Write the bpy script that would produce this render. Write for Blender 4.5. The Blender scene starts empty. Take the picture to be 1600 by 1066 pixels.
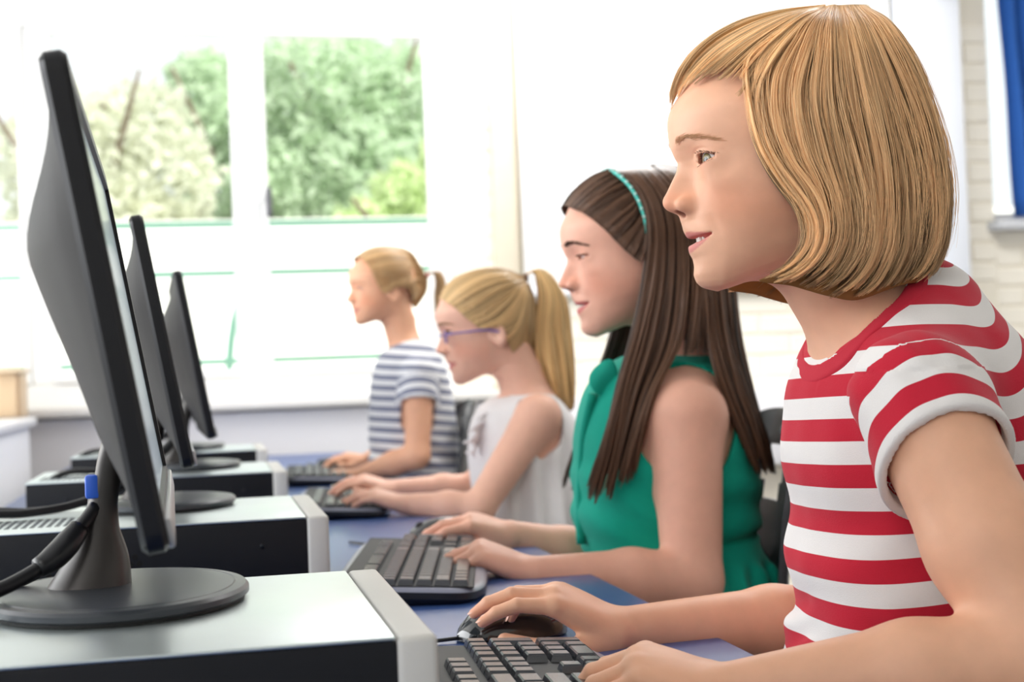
import bpy, bmesh, math, random
import numpy as np
from mathutils import Vector, Matrix
random.seed(4); rng=np.random.default_rng(7)
scene=bpy.context.scene
col=scene.collection
# ---------------------------------------------------------------- camera
CAM=np.array([0.,0.,.97]); FPX=2277.0
_yaw,_pit,_rol=math.radians(11.9),math.radians(1.16),math.radians(2.2)
_f=np.array([math.sin(_yaw)*math.cos(_pit),math.cos(_yaw)*math.cos(_pit),math.sin(_pit)])
_r0=np.array([math.cos(_yaw),-math.sin(_yaw),0.]); _u0=np.cross(_r0,_f)
_R=_r0*math.cos(_rol)-_u0*math.sin(_rol); _U=_u0*math.cos(_rol)+_r0*math.sin(_rol)
cd=bpy.data.cameras.new('camera'); cam=bpy.data.objects.new('camera',cd); col.objects.link(cam)
cd.sensor_width=36; cd.lens=FPX/1600*36; cd.clip_start=.02; cd.clip_end=200
cam.matrix_world=Matrix([[_R[0],_U[0],-_f[0],CAM[0]],[_R[1],_U[1],-_f[1],CAM[1]],[_R[2],_U[2],-_f[2],CAM[2]],[0,0,0,1]])
cd.dof.use_dof=True; cd.dof.focus_distance=1.12; cd.dof.aperture_fstop=7.5
scene.camera=cam
def ray(px,py): return _f+_R*(px-800)/FPX+_U*(533-py)/FPX
def at(px,py,Y): d=ray(px,py); return CAM+d*(Y-CAM[1])/d[1]       # a pixel of the photograph at depth Y -> point of the room
# ---------------------------------------------------------------- light
scene.view_settings.view_transform='Standard'; scene.view_settings.look='None'
scene.view_settings.gamma=1; scene.view_settings.use_curve_mapping=False; scene.view_settings.exposure=0.0
w=bpy.data.worlds.new('sky'); scene.world=w; w.use_nodes=True
bg=w.node_tree.nodes['Background']; bg.inputs[0].default_value=(.93,.97,1.0,1); bg.inputs[1].default_value=1.35
def area(name,loc,target,size,size_y,power,color=(1,1,1)):
    l=bpy.data.lights.new(name,'AREA'); l.shape='RECTANGLE'; l.size=size; l.size_y=size_y; l.energy=power; l.color=color
    o=bpy.data.objects.new(name,l); col.objects.link(o); o.location=loc
    o.rotation_euler=(Vector(target)-Vector(loc)).to_track_quat('-Z','Y').to_euler(); return o
area('softbox_light',(-1.3,-.9,2.3),(.6,1.5,1.0),1.2,1.2,13,(1,.97,.94))
area('left_windows_light',(-3.0,2.6,1.7),(1.5,3.2,1.2),4.2,1.7,130,(.97,.985,1))  # area lamp added for unseen left windows, to brighten board and faces
area('far_wall_fill_light',(1.7,3.7,2.7),(2.0,3.9,0),2.4,1.2,85,(1,.99,.97))  # added fill lamp under the ceiling, no fitting there; brightens the far wall
sun=bpy.data.lights.new('sun','SUN'); sun.energy=6.0; sun.angle=math.radians(3); sun.color=(1,.97,.9)
so=bpy.data.objects.new('sun',sun); col.objects.link(so); so.rotation_euler=Vector((-.35,.75,-.75)).to_track_quat('-Z','Y').to_euler()
# ---------------------------------------------------------------- materials
def lin(c): 
    return tuple((x/12.92 if x<=.04045 else ((x+.055)/1.055)**2.4) for x in [v/255 for v in c])
def mat(name,c,rough=.5,metal=0,noise=0,nscale=40,bump=0,bscale=200,spec=.5,coat=0,sss=0,sheen=0):
    m=bpy.data.materials.new(name); m.use_nodes=True; nt=m.node_tree; b=nt.nodes['Principled BSDF']
    c=lin(c); b.inputs['Base Color'].default_value=(*c,1); b.inputs['Roughness'].default_value=rough; b.inputs['Metallic'].default_value=metal
    b.inputs['Specular IOR Level'].default_value=spec; b.inputs['Coat Weight'].default_value=coat; b.inputs['Sheen Weight'].default_value=sheen
    if sss: b.inputs['Subsurface Weight'].default_value=sss; b.inputs['Subsurface Radius'].default_value=(1,.35,.2); b.inputs['Subsurface Scale'].default_value=.006
    tc=nt.nodes.new('ShaderNodeTexCoord')
    if noise:
        n=nt.nodes.new('ShaderNodeTexNoise'); n.inputs['Scale'].default_value=nscale; n.inputs['Detail'].default_value=4
        nt.links.new(tc.outputs['Object'],n.inputs['Vector'])
        mx=nt.nodes.new('ShaderNodeMix'); mx.data_type='RGBA'; nt.links.new(n.outputs['Fac'],mx.inputs['Factor'])
        mx.inputs['A'].default_value=(*[v*(1-noise) for v in c],1); mx.inputs['B'].default_value=(*[min(1,v*(1+noise)) for v in c],1)
        nt.links.new(mx.outputs['Result'],b.inputs['Base Color'])
    if bump:
        n2=nt.nodes.new('ShaderNodeTexNoise'); n2.inputs['Scale'].default_value=bscale; n2.inputs['Detail'].default_value=3
        nt.links.new(tc.outputs['Object'],n2.inputs['Vector'])
        bp=nt.nodes.new('ShaderNodeBump'); bp.inputs['Strength'].default_value=bump; bp.inputs['Distance'].default_value=.002
        nt.links.new(n2.outputs['Fac'],bp.inputs['Height']); nt.links.new(bp.outputs['Normal'],b.inputs['Normal'])
    return m
def attr_mat(name,rough=.5,sss=0,bump=.1,bscale=900,bdist=.0006,sheen=0,spec=.4,noise=.05,nscale=60):
    """colour comes from the per-vertex attribute Col (what the surface itself is coloured), broken up by noise"""
    m=bpy.data.materials.new(name); m.use_nodes=True; nt=m.node_tree; b=nt.nodes['Principled BSDF']
    a=nt.nodes.new('ShaderNodeAttribute'); a.attribute_name='Col'
    tc=nt.nodes.new('ShaderNodeTexCoord'); n=nt.nodes.new('ShaderNodeTexNoise'); n.inputs['Scale'].default_value=nscale; n.inputs['Detail'].default_value=4
    nt.links.new(tc.outputs['Object'],n.inputs['Vector'])
    mr=nt.nodes.new('ShaderNodeMapRange'); mr.inputs['From Min'].default_value=.3; mr.inputs['From Max'].default_value=.7
    mr.inputs['To Min'].default_value=1-noise; mr.inputs['To Max'].default_value=1+noise; nt.links.new(n.outputs['Fac'],mr.inputs['Value'])
    mx=nt.nodes.new('ShaderNodeVectorMath'); mx.operation='SCALE'; nt.links.new(a.outputs['Color'],mx.inputs[0]); nt.links.new(mr.outputs['Result'],mx.inputs['Scale'])
    nt.links.new(mx.outputs['Vector'],b.inputs['Base Color'])
    b.inputs['Roughness'].default_value=rough; b.inputs['Specular IOR Level'].default_value=spec; b.inputs['Sheen Weight'].default_value=sheen
    if sss: b.inputs['Subsurface Weight'].default_value=sss; b.inputs['Subsurface Radius'].default_value=(1,.35,.2); b.inputs['Subsurface Scale'].default_value=.006
    n2=nt.nodes.new('ShaderNodeTexNoise'); n2.inputs['Scale'].default_value=bscale; n2.inputs['Detail'].default_value=2
    nt.links.new(tc.outputs['Object'],n2.inputs['Vector'])
    bp=nt.nodes.new('ShaderNodeBump'); bp.inputs['Strength'].default_value=bump; bp.inputs['Distance'].default_value=bdist
    nt.links.new(n2.outputs['Fac'],bp.inputs['Height']); nt.links.new(bp.outputs['Normal'],b.inputs['Normal'])
    return m
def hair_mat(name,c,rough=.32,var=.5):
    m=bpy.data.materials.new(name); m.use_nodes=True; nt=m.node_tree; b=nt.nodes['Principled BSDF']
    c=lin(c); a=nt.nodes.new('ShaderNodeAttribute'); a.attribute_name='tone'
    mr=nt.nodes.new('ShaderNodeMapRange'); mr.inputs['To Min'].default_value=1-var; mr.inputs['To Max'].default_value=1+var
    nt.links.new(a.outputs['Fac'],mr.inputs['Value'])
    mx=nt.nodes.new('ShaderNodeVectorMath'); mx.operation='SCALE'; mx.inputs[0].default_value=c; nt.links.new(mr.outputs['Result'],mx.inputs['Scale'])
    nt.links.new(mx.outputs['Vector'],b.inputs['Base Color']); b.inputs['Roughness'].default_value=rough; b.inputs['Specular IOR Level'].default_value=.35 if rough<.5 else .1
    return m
def glass_mat(name,tint=(1,1,1),rough=0):
    m=bpy.data.materials.new(name); m.use_nodes=True; nt=m.node_tree; nt.nodes.remove(nt.nodes['Principled BSDF'])
    out=nt.nodes['Material Output']; g=nt.nodes.new('ShaderNodeBsdfGlossy'); g.inputs['Roughness'].default_value=.02
    t=nt.nodes.new('ShaderNodeBsdfTransparent'); t.inputs[0].default_value=(*tint,1); f=nt.nodes.new('ShaderNodeFresnel'); f.inputs[0].default_value=1.45
    mx=nt.nodes.new('ShaderNodeMixShader'); nt.links.new(f.outputs[0],mx.inputs[0]); nt.links.new(t.outputs[0],mx.inputs[1]); nt.links.new(g.outputs[0],mx.inputs[2])
    nt.links.new(mx.outputs[0],out.inputs[0]); return m
# ---------------------------------------------------------------- object helpers
def tag(o,label=None,cat=None,group=None,kind=None):
    if label: o['label']=label
    if cat: o['category']=cat
    if group: o['group']=group
    if kind: o['kind']=kind
    return o
def empty(name,loc=(0,0,0),rz=0,**k):
    o=bpy.data.objects.new(name,None); col.objects.link(o); o.location=loc; o.rotation_euler=(0,0,rz); o.empty_display_size=.05
    return tag(o,**k)
def mesh_obj(name,V,Fc,m,parent=None,smooth=True,loc=None):
    me=bpy.data.meshes.new(name); me.from_pydata([tuple(v) for v in V],[],[tuple(f) for f in Fc]); me.update()
    if m: me.materials.append(m)
    if smooth: me.polygons.foreach_set('use_smooth',[True]*len(me.polygons))
    o=bpy.data.objects.new(name,me); col.objects.link(o)
    if parent: o.parent=parent
    if loc is not None: o.location=loc
    return o
def bm_obj(name,bm,m,parent=None,smooth=False,loc=None,auto=None):
    me=bpy.data.meshes.new(name); bmesh.ops.recalc_face_normals(bm,faces=bm.faces); bm.to_mesh(me); bm.free()
    if m: me.materials.append(m)
    if smooth or auto: me.polygons.foreach_set('use_smooth',[True]*len(me.polygons))
    if auto: me.set_sharp_from_angle(angle=math.radians(auto))
    o=bpy.data.objects.new(name,me); col.objects.link(o)
    if parent: o.parent=parent
    if loc is not None: o.location=loc
    return o
def add_box(bm,lo,hi,bev=0,seg=2,M=None):
    r=bmesh.ops.create_cube(bm,size=1); vs=r['verts']
    for v in vs:
        v.co=Vector(((lo[i]+hi[i])/2+v.co[i]*(hi[i]-lo[i]) for i in range(3)))
    if bev:
        es=list({e for v in vs for e in v.link_edges}); r2=bmesh.ops.bevel(bm,geom=es,offset=bev,segments=seg,affect='EDGES',profile=.5); vs=list({v for f in r2['faces'] for v in f.verts}|{v for v in vs if v.is_valid})
    if M is not None: bmesh.ops.transform(bm,matrix=M,verts=vs)
    return vs
def box(name,lo,hi,m,parent=None,bev=0,seg=2,M=None):
    bm=bmesh.new(); add_box(bm,lo,hi,bev,seg,M); return bm_obj(name,bm,m,parent,auto=40 if bev else None)
def tube_mesh(pts,rad,n=10,closed_ends=True):
    P=np.array(pts,float); T=np.gradient(P,axis=0); T/=np.linalg.norm(T,axis=1)[:,None]+1e-9
    up=np.array([0,0,1.]) if abs(T[0][2])<.9 else np.array([1.,0,0]); V=[];F=[]
    r=np.broadcast_to(np.array(rad,float),(len(P),))
    N=np.cross(T[0],up); N/=np.linalg.norm(N)
    for i in range(len(P)):
        N=N-T[i]*(N@T[i]); N/=np.linalg.norm(N); B=np.cross(T[i],N)
        for k in range(n):
            a=2*math.pi*k/n; V.append(P[i]+r[i]*(N*math.cos(a)+B*math.sin(a)))
    for i in range(len(P)-1):
        for k in range(n): F.append((i*n+k,i*n+(k+1)%n,(i+1)*n+(k+1)%n,(i+1)*n+k))
    if closed_ends: F.append(tuple(range(n))[::-1]); F.append(tuple(range((len(P)-1)*n,len(P)*n)))
    return V,F
def spline(pts,n):
    P=np.array(pts,float); k=len(P); t=np.r_[0,np.cumsum(np.linalg.norm(np.diff(P,axis=0),axis=1))]; t/=t[-1]
    u=np.linspace(0,1,n); out=np.zeros((n,P.shape[1])); M=np.gradient(P,t,axis=0) if k>2 else np.repeat((P[1]-P[0])[None],2,0)
    i=np.clip(np.searchsorted(t,u,side='right')-1,0,k-2); h=(t[i+1]-t[i]); s=((u-t[i])/h)[:,None]; h=h[:,None]
    return (2*s**3-3*s**2+1)*P[i]+(s**3-2*s**2+s)*h*M[i]+(-2*s**3+3*s**2)*P[i+1]+(s**3-s**2)*h*M[i+1]
def tube(name,pts,rad,m,parent=None,n=10,smoothn=0):
    if smoothn:
        if np.ndim(rad): rad=np.interp(np.linspace(0,1,smoothn),np.linspace(0,1,len(rad)),rad)
        pts=spline(pts,smoothn)
    V,F=tube_mesh(pts,rad,n); return mesh_obj(name,V,F,m,parent)
# ---------------------------------------------------------------- implicit bodies: smooth unions, read out as one quad mesh
f4=np.float32
def smin(a,b,k):
    k=max(k,1e-6)
    h=np.maximum(k-np.abs(a-b),0)/k; return np.minimum(a,b)-h*h*k*.25
def smax(a,b,k): return -smin(-a,-b,k)
def sst(a,b,x):
    t=np.clip((x-a)/(b-a),0,1); return t*t*(3-2*t)
def cone(a,b,r1,r2):
    a=np.array(a,f4); b=np.array(b,f4); ba=b-a; L2=float(ba@ba)
    def fn(P):
        h=np.clip(((P-a)@ba)/L2,0,1); d=P-a-h[:,None]*ba
        return np.sqrt((d*d).sum(1))-(r1+(r2-r1)*h)
    c=(a+b)/2; return fn,c,math.sqrt(L2)/2+max(r1,r2)
def ellip(c,r,M=None):
    c=np.array(c,f4); r=np.array(r,f4)
    def fn(P):
        q=P-c
        if M is not None: q=q@M.astype(f4).T      # rows of M = local axes
        k0=np.sqrt(((q/r)**2).sum(1)); k1=np.sqrt(((q/(r*r))**2).sum(1))+1e-9
        return k0*(k0-1)/k1
    return fn,c,float(r.max())
def loft(zs,cx,cy,a,b,n=2.4):
    """stack of superelliptic sections: centre cx,cy, half depth a (x) and half width b (y) at heights zs"""
    zs=np.array(zs,f4); T=[np.array(v,f4) for v in (cx,cy,a,b)]; o=np.argsort(zs); zs=zs[o]; T=[v[o] for v in T]
    zz=np.linspace(zs[0],zs[-1],60); TT=[np.interp(zz,zs,v) for v in T]
    ker=np.array([1,4,6,4,1])/16
    TT=[np.convolve(np.pad(v,2,'edge'),ker,'valid') for v in TT]
    def fn(P):
        z=P[:,2]; X,Y,A,B=[np.interp(z,zz,v).astype(f4) for v in TT]
        g=((np.abs(P[:,0]-X)/A)**n+(np.abs(P[:,1]-Y)/B)**n)**(1/n)-1
        d=g*np.minimum(A,B)
        return smax(smax(d,z-zs[-1],.03),zs[0]-z,.03)
    c=np.array([T[0].mean(),T[1].mean(),zs.mean()],f4); R=math.sqrt(float(T[2].max()+abs(T[0]-c[0]).max())**2+float(T[3].max())**2+float((zs[-1]-zs[0])/2)**2)
    return fn,c,R
class Body:
    def __init__(s): s.p=[]
    def add(s,prim,k=.01,op='u'): s.p.append((prim,k,op)); return s
    def __call__(s,P):
        c=(P.min(0)+P.max(0))/2; cr=float(np.linalg.norm(P.max(0)-c)); d=np.full(len(P),.5,f4)
        for (fn,pc,pr),k,op in s.p:
            gap=float(np.linalg.norm(pc-c))-pr-cr
            if op=='u':
                if gap>k+.03: d=np.minimum(d,f4(gap)) ; continue
                d=smin(d,fn(P),k)
            else:
                if gap>.02: continue
                d=smax(d,-fn(P),k)
        return d
def extract(F,lo,hi,h,zs=None,proj=1,B=8,fac=1.5):
    lo=np.array(lo,float); hi=np.array(hi,float)
    ax=[np.arange(lo[i],hi[i]+h*B,h) for i in range(2)]
    if zs is None: az=np.arange(lo[2],hi[2]+h*B,h)
    else:
        az=[lo[2]]
        while az[-1]<hi[2]+h*B*2: az.append(az[-1]+float(np.interp(az[-1],*zs)))
        az=np.array(az)
    ax.append(az); ax=[a[:(len(a)-1)//B*B+1].astype(f4) for a in ax]
    n=[len(a) for a in ax]; nb=[(k-1)//B for k in n]
    cen=[(a[:-1:B]+a[B::B])/2 for a in ax]; hs=[(a[B::B]-a[:-1:B])/2 for a in ax]
    I=np.stack(np.meshgrid(*[np.arange(k) for k in nb],indexing='ij'),-1).reshape(-1,3)
    # order blocks in coarse clumps so that culling works
    key=(I[:,0]//4)*1000000+(I[:,1]//4)*1000+(I[:,2]//4); I=I[np.argsort(key,kind='stable')]; key=np.sort(key)
    cut=np.r_[0,np.nonzero(np.diff(key))[0]+1,len(I)]
    keep=[]
    for s,e in zip(cut[:-1],cut[1:]):
        J=I[s:e]; Pc=np.stack([cen[k][J[:,k]] for k in range(3)],1); rad=np.sqrt(sum(hs[k][J[:,k]]**2 for k in range(3)))
        v=F(Pc.astype(f4)); keep.append(J[np.abs(v)<rad*fac+.001])
    keep=[k for k in keep if len(k)]
    r=np.arange(B+1); cellK=[];cellV=[];cellE=[]
    o8=[(a,b,c) for a in (0,1) for b in (0,1) for c in (0,1)]
    edges=[((0,0,0),(1,0,0)),((0,0,0),(0,1,0)),((0,0,0),(0,0,1)),((1,0,0),(1,1,0)),((1,0,0),(1,0,1)),((0,1,0),(1,1,0)),((0,1,0),(0,1,1)),((0,0,1),(1,0,1)),((0,0,1),(0,1,1)),((1,1,0),(1,1,1)),((1,0,1),(1,1,1)),((0,1,1),(1,1,1))]
    for J in keep:
        m=len(J); idx=[J[:,k,None]*B+r for k in range(3)]
        X=ax[0][idx[0]][:,:,None,None]; Y=ax[1][idx[1]][:,None,:,None]; Z=ax[2][idx[2]][:,None,None,:]
        sh=(m,B+1,B+1,B+1); P=np.stack([np.broadcast_to(X,sh),np.broadcast_to(Y,sh),np.broadcast_to(Z,sh)],-1).reshape(-1,3)
        v=F(P).reshape(sh); sgn=v<0
        cnt=np.zeros((m,B,B,B),np.int8)
        for a,b,c in o8: cnt+=sgn[:,a:a+B,b:b+B,c:c+B]
        act=np.argwhere((cnt>0)&(cnt<8))
        if not len(act): continue
        q,i,j,k=act.T; S={o:v[q,i+o[0],j+o[1],k+o[2]] for o in o8}
        acc=np.zeros((len(act),3)); num=np.zeros(len(act))
        for A_,B_ in edges:
            va,vb=S[A_],S[B_]; cr=(va<0)!=(vb<0); t=np.where(cr,va/np.where(cr,va-vb,1),0)
            for d in range(3): acc[:,d]+=np.where(cr,A_[d]+t*(B_[d]-A_[d]),0)
            num+=cr
        acc/=num[:,None]; gi=[J[q,d]*B+(i,j,k)[d] for d in range(3)]
        pos=np.stack([ax[d][gi[d]]+acc[:,d]*(ax[d][np.minimum(gi[d]+1,n[d]-1)]-ax[d][gi[d]]) for d in range(3)],1)
        cellK.append(gi[0].astype(np.int64)*n[1]*n[2]+gi[1]*n[2]+gi[2]); cellV.append(pos)
        s0=S[(0,0,0)]<0
        cellE.append(np.stack([np.where(s0!=(S[o]<0),np.where(s0,1,-1),0) for o in ((1,0,0),(0,1,0),(0,0,1))],1))
    K=np.concatenate(cellK); V=np.concatenate(cellV); E=np.concatenate(cellE)
    o=np.argsort(K); K=K[o];V=V[o];E=E[o]
    st=[n[1]*n[2],n[2],1]; quads=[]
    for d in range(3):
        u,w_=[(1,2),(2,0),(0,1)][d]
        m=np.nonzero(E[:,d])[0]; k0=K[m]; c=[k0,k0-st[u],k0-st[u]-st[w_],k0-st[w_]]
        ids=[np.minimum(np.searchsorted(K,x),len(K)-1) for x in c]; ok=np.all([K[a]==b for a,b in zip(ids,c)],axis=0)
        Q=np.stack(ids,1)[ok]; sg=E[m,d][ok]; Q[sg<0]=Q[sg<0][:,::-1]; quads.append(Q)
    Q=np.concatenate(quads)
    for _ in range(proj):
        e=h*.5; out=[]
        for s in range(0,len(V),20000):
            p=V[s:s+20000].astype(f4); base=F(p); g=np.stack([F(p+np.eye(3,dtype=f4)[d]*f4(e))-base for d in range(3)],1)/e
            n2=(g*g).sum(1)+1e-6; stp=np.clip(base/n2,-h/np.sqrt(n2),h/np.sqrt(n2)); out.append(p-g*stp[:,None])
        V=np.concatenate(out)
    return V,Q
def fast_mesh(name,V,Q,m,parent=None,Col=None):
    me=bpy.data.meshes.new(name); me.vertices.add(len(V)); me.vertices.foreach_set('co',np.asarray(V,f4).ravel())
    me.loops.add(len(Q)*4); me.loops.foreach_set('vertex_index',Q.astype(np.int32).ravel()); me.polygons.add(len(Q))
    me.polygons.foreach_set('loop_start',np.arange(0,len(Q)*4,4,dtype=np.int32)); me.update(calc_edges=True); me.validate()
    me.polygons.foreach_set('use_smooth',[True]*len(me.polygons))
    if Col is not None:
        a=me.attributes.new('Col','FLOAT_COLOR','POINT'); a.data.foreach_set('color',np.c_[Col,np.ones(len(Col))].astype(f4).ravel())
    me.materials.append(m); o=bpy.data.objects.new(name,me); col.objects.link(o)
    if parent: o.parent=parent
    return o
def snoise(P,seed,scale):
    r=np.random.default_rng(seed); v=0
    for i in range(5):
        k=r.normal(size=3); k*=scale*(.6+.35*i)/np.linalg.norm(k); v=v+np.sin(P@k.astype(f4)+r.uniform(0,6.28))
    return v/2.5
# ---------------------------------------------------------------- heads (local mm: f forward, s to the child's left, z up)
PROF=np.array([(126,60),(128.5,42),(128.9,32),(128.2,19),(127.4,13),(124.9,5.8),(122.6,2),(125.3,-5.9),(130.2,-15),(134.3,-23),(136.3,-28.1),(135.8,-32.6),(132.5,-36.4),(127,-38.8),(124.3,-40.6),(123.4,-44.5),(122,-48.9),(121.2,-52.5),(119.6,-56),(116.8,-60),(116.2,-63),(117.6,-67.2),(116.6,-71.6),(114,-76),(113.3,-81.9),(114.2,-89),(112.3,-95),(107.6,-99.4),(98.5,-102.3)])[::-1]
_pz=np.arange(-104,61,.5); _pf=np.interp(_pz,PROF[:,1],PROF[:,0]); _k=np.exp(-(np.arange(-6,7)*.5/1.3)**2); _k/=_k.sum()
PROF=np.c_[np.convolve(np.pad(_pf,6,'edge'),_k,'valid'),_pz]
EYE=(97.5,30.5,0.); EYE_R=12.2
_zt=[-104,-102.5,-99,-95,-88,-80,-60,-40,-20,5,20,40,60]
_zz=np.arange(-110,70,1.)
def _sm(v,sg=5):
    a=np.interp(_zz,_zt,v); k=np.exp(-(np.arange(-15,16)/sg)**2); k/=k.sum(); b=np.convolve(np.pad(a,15,'edge'),k,'valid'); w_=sst(-98,-88,_zz); return a*(1-w_)+b*w_
FBT=_sm([74,88,97,101,104.5,106,108,110,112,117,124,126,125]); WT=_sm([14,21,28.5,34.5,41,46,55,60.5,63.5,65.5,67.5,69.5,68])
def head_field(q,H):
    f,s,z=q[:,0],q[:,1],q[:,2]; a=np.abs(s)
    lift=.34*np.clip(95-f,0,80)*sst(-20,-75,z); zz=z-lift
    zt=[-104,-102.5,-99,-95,-88,-80,-60,-40,-20,5,20,40,60]
    Fb=np.interp(zz,_zz,FBT).astype(f4)
    W=np.interp(zz,_zz,WT*H.get('wide',1)).astype(f4)
    smile=H.get('smile',4)*np.clip(a/27,0,1.3)**2
    lipw=np.exp(-((z+61)/16)**2)
    zp=z-smile*lipw
    Fz=np.interp(zp,PROF[:,1],PROF[:,0]).astype(f4); FbM=np.interp(zp,_zz,FBT).astype(f4)
    M=np.interp(z,[-104,-98,-85,-60,-42,-30,-15],[0,3,5.5,6.5,6,3,0]).astype(f4)
    wn=np.interp(z,[-100,-84,-72,-56,-46,-41,-37,-28,-15,-2,10,25],[20,19,20,19,10,9.5,10.5,10,8.5,8.5,14,30]).astype(f4)
    D=M*np.exp(-(a/31)**3)+(Fz-FbM-M)*np.exp(-(a/wn)**2.4)
    # sockets, cheeks, brow
    D=D-8.5*np.exp(-((a-21.5)/9.5)**2-((z+1)/9)**2)-2.0*np.exp(-((a-33)/9)**2-((z)/8)**2)-3.0*np.exp(-((a-52)/17)**2-((z-9)/13)**2)+3.6*np.exp(-((a-43)/13)**2-((z+17)/10)**2)+2.2*np.exp(-((a-30)/14)**2-((z-17)/7)**2)
    D=D+2.2*np.exp(-((a-38)/19)**2-((z+30)/19)**2)-1.3*np.exp(-((a-31-(z+50)*-.1)/4)**2-((z+52)/11)**2)
    D=D+1.6*np.exp(-((a-13)/9)**2-((z+66)/7)**2)*0
    fr=sst(40,75,f); df=f-D*fr-45
    A=np.where(df>0,Fb-45,58.)
    n=2.12
    g=((np.abs(df)/A)**n+(a/W)**n)**(1/n)-1
    g=g*np.minimum(A,W)*.9
    g=smax(g,-(zz+103.5),5); g=smax(g,z-52,20)
    dome=np.sqrt(((f-30)/94.5)**2+(s/(70*H.get('wide',1)))**2+((z-32)/78.5)**2)
    g=smin(g,(dome-1)*76,10)
    # nose tip and wings, nostrils
    q2=np.stack([f,a,z],1)
    def sp(c,r,qq=q2): d=qq-np.array(c,f4); return np.sqrt((d*d).sum(1))-r
    def el(c,r,qq=q2): 
        k=np.sqrt((((qq-np.array(c,f4))/np.array(r,f4))**2).sum(1)); return (k-1)*min(r)
    g=smin(g,el((119.5,10.6,-32.5),(9.5,6.0,6.8)),7)
    g=smin(g,el((129,0,-30),(7,7,6.2)),4)
    g=smax(g,-el((123.5,6.2,-39.5),(4.6,3.1,3.6)),1.5)
    # eye: lids then the almond opening
    E=np.array(EYE,f4); dE=q2-E; rr=np.sqrt((dE*dE).sum(1)); ds=dE[:,1]; dz=dE[:,2]-ds*.06
    g=smin(g,rr-12.85,11)
    op=H.get('open',1.0)
    zu=5.2*op*np.clip(1-((ds-1.4)/12.9)**2,0,1)**.8-.3; zl=-3.4*max(op,.6)*np.clip(1-((ds-1.4)/12.9)**2,0,1)-.2
    hole=np.maximum(np.maximum(zl-dz,dz-zu),np.maximum(np.abs(ds-1.4)-12.4,np.maximum(11.2-rr,rr-15.5))); hole=np.maximum(hole,-dE[:,0])
    g=smax(g,-hole,.5)
    # crease above the lid
    g=g+.9*np.exp(-((dz-zu-3.2)/1.2)**2-(ds/13)**2)*(f>95)
    # mouth: a slightly parted smile
    om=H.get('mouth',1.0)
    zc=-60.6+smile; t=np.clip(1-(a/27.5)**2,0,1)
    up=zc+1.2*om*t+.4; lw=zc-(4.2*om*t**.7)-.2
    Fs=Fz+D*0; surf=45+(Fb-45)*np.clip(1-(a/W)**n,0.01,1)**(1/n)+D
    cav=np.maximum(np.maximum(z-up,lw-z),np.maximum(a-27,surf-8-f))
    g=smax(g,-cav,1.6)
    # corner dimple and ears
    if H.get('ear',0):
        ca,sa=math.cos(-.25),math.sin(-.25)
        def rot(c): 
            d=q2-np.array(c,f4); return np.stack([d[:,0]*ca+d[:,2]*sa,d[:,1]-d[:,0]*-.35,-d[:,0]*sa+d[:,2]*ca],1)
        r_=rot((22,70*H.get('wide',1),-14)); k=np.sqrt(((r_/np.array([15,5.5,27],f4))**2).sum(1)); ear=(k-1)*5.5
        r2_=rot((25,76*H.get('wide',1),-13)); k2=np.sqrt(((r2_/np.array([8.5,6,17],f4))**2).sum(1)); ear=smax(ear,-(k2-1)*6,2)
        g=smin(g,ear,3)
    return g
def head_color(q,H,skin):
    f,s,z=q[:,0],q[:,1],q[:,2]; a=np.abs(s); smile=H.get('smile',4)*np.clip(a/27,0,1.3)**2
    C=np.repeat(np.array(skin,f4)[None],len(q),0)
    def mixc(c,m): 
        m=np.clip(m,0,1)[:,None]; C[:]=C*(1-m)+np.array(c,f4)*m
    sk=np.array(skin)
    mixc(sk*np.array([1.0,.72,.64]),.55*np.exp(-((a-44)/19)**2-((z+36)/20)**2)*(f>40))
    mixc(sk*np.array([1.02,.68,.58]),.6*np.exp(-(a/14)**2-((z+31)/9)**2)*(f>112))
    mixc(sk*np.array([.95,.72,.68]),.4*np.exp(-((a-EYE[1])/16)**2-((z-8)/5)**2)*(f>85))
    mixc(sk*np.array([.93,.74,.72]),.35*np.exp(-((a-EYE[1])/13)**2-((z+5)/4)**2)*(f>85))
    t=np.clip(1-(a/28)**2,0,1); zc=-60.6+smile
    upl=zc+.5+6.4*np.clip(1-(a/28)**1.8,0,1)-1.6*np.exp(-(a/2.5)**2); lwl=zc-3.8*t**.7-7.6*t**.8
    m=sst(0,1.2,upl-z)*sst(0,1.2,z-lwl)*(a<28)*(f>80)
    mixc(np.array(H.get('lip',lin((205,105,105)))),m*.85)
    mixc(np.array(lin((120,40,30))),sst(1.5,-.6,(np.sqrt(((f-123.5)/4.6)**2+((a-6.2)/3.1)**2+((z+39.5)/3.6)**2)-1)*3.2)*(f>112)*.8)
    E=np.array(EYE,f4); dE=np.stack([f,a,z],1)-E; rr=np.sqrt((dE*dE).sum(1)); ds=dE[:,1]; dz=dE[:,2]-ds*.06; op=H.get('open',1.)
    zu=5.2*op*np.clip(1-((ds-1.4)/12.9)**2,0,1)**.8-.3; zl=-3.4*max(op,.6)*np.clip(1-((ds-1.4)/12.9)**2,0,1)-.2
    near=(rr<14.8)&(rr>12.5)&(dE[:,0]>0)&(np.abs(ds)<14.5)
    mixc(lin((88,54,42)),np.exp(-((dz-zu-.4)/1.15)**2)*near*.95)
    mixc(lin((190,110,95)),np.exp(-((dz-zl+.2)/.9)**2)*near*.6)
    return C
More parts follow.
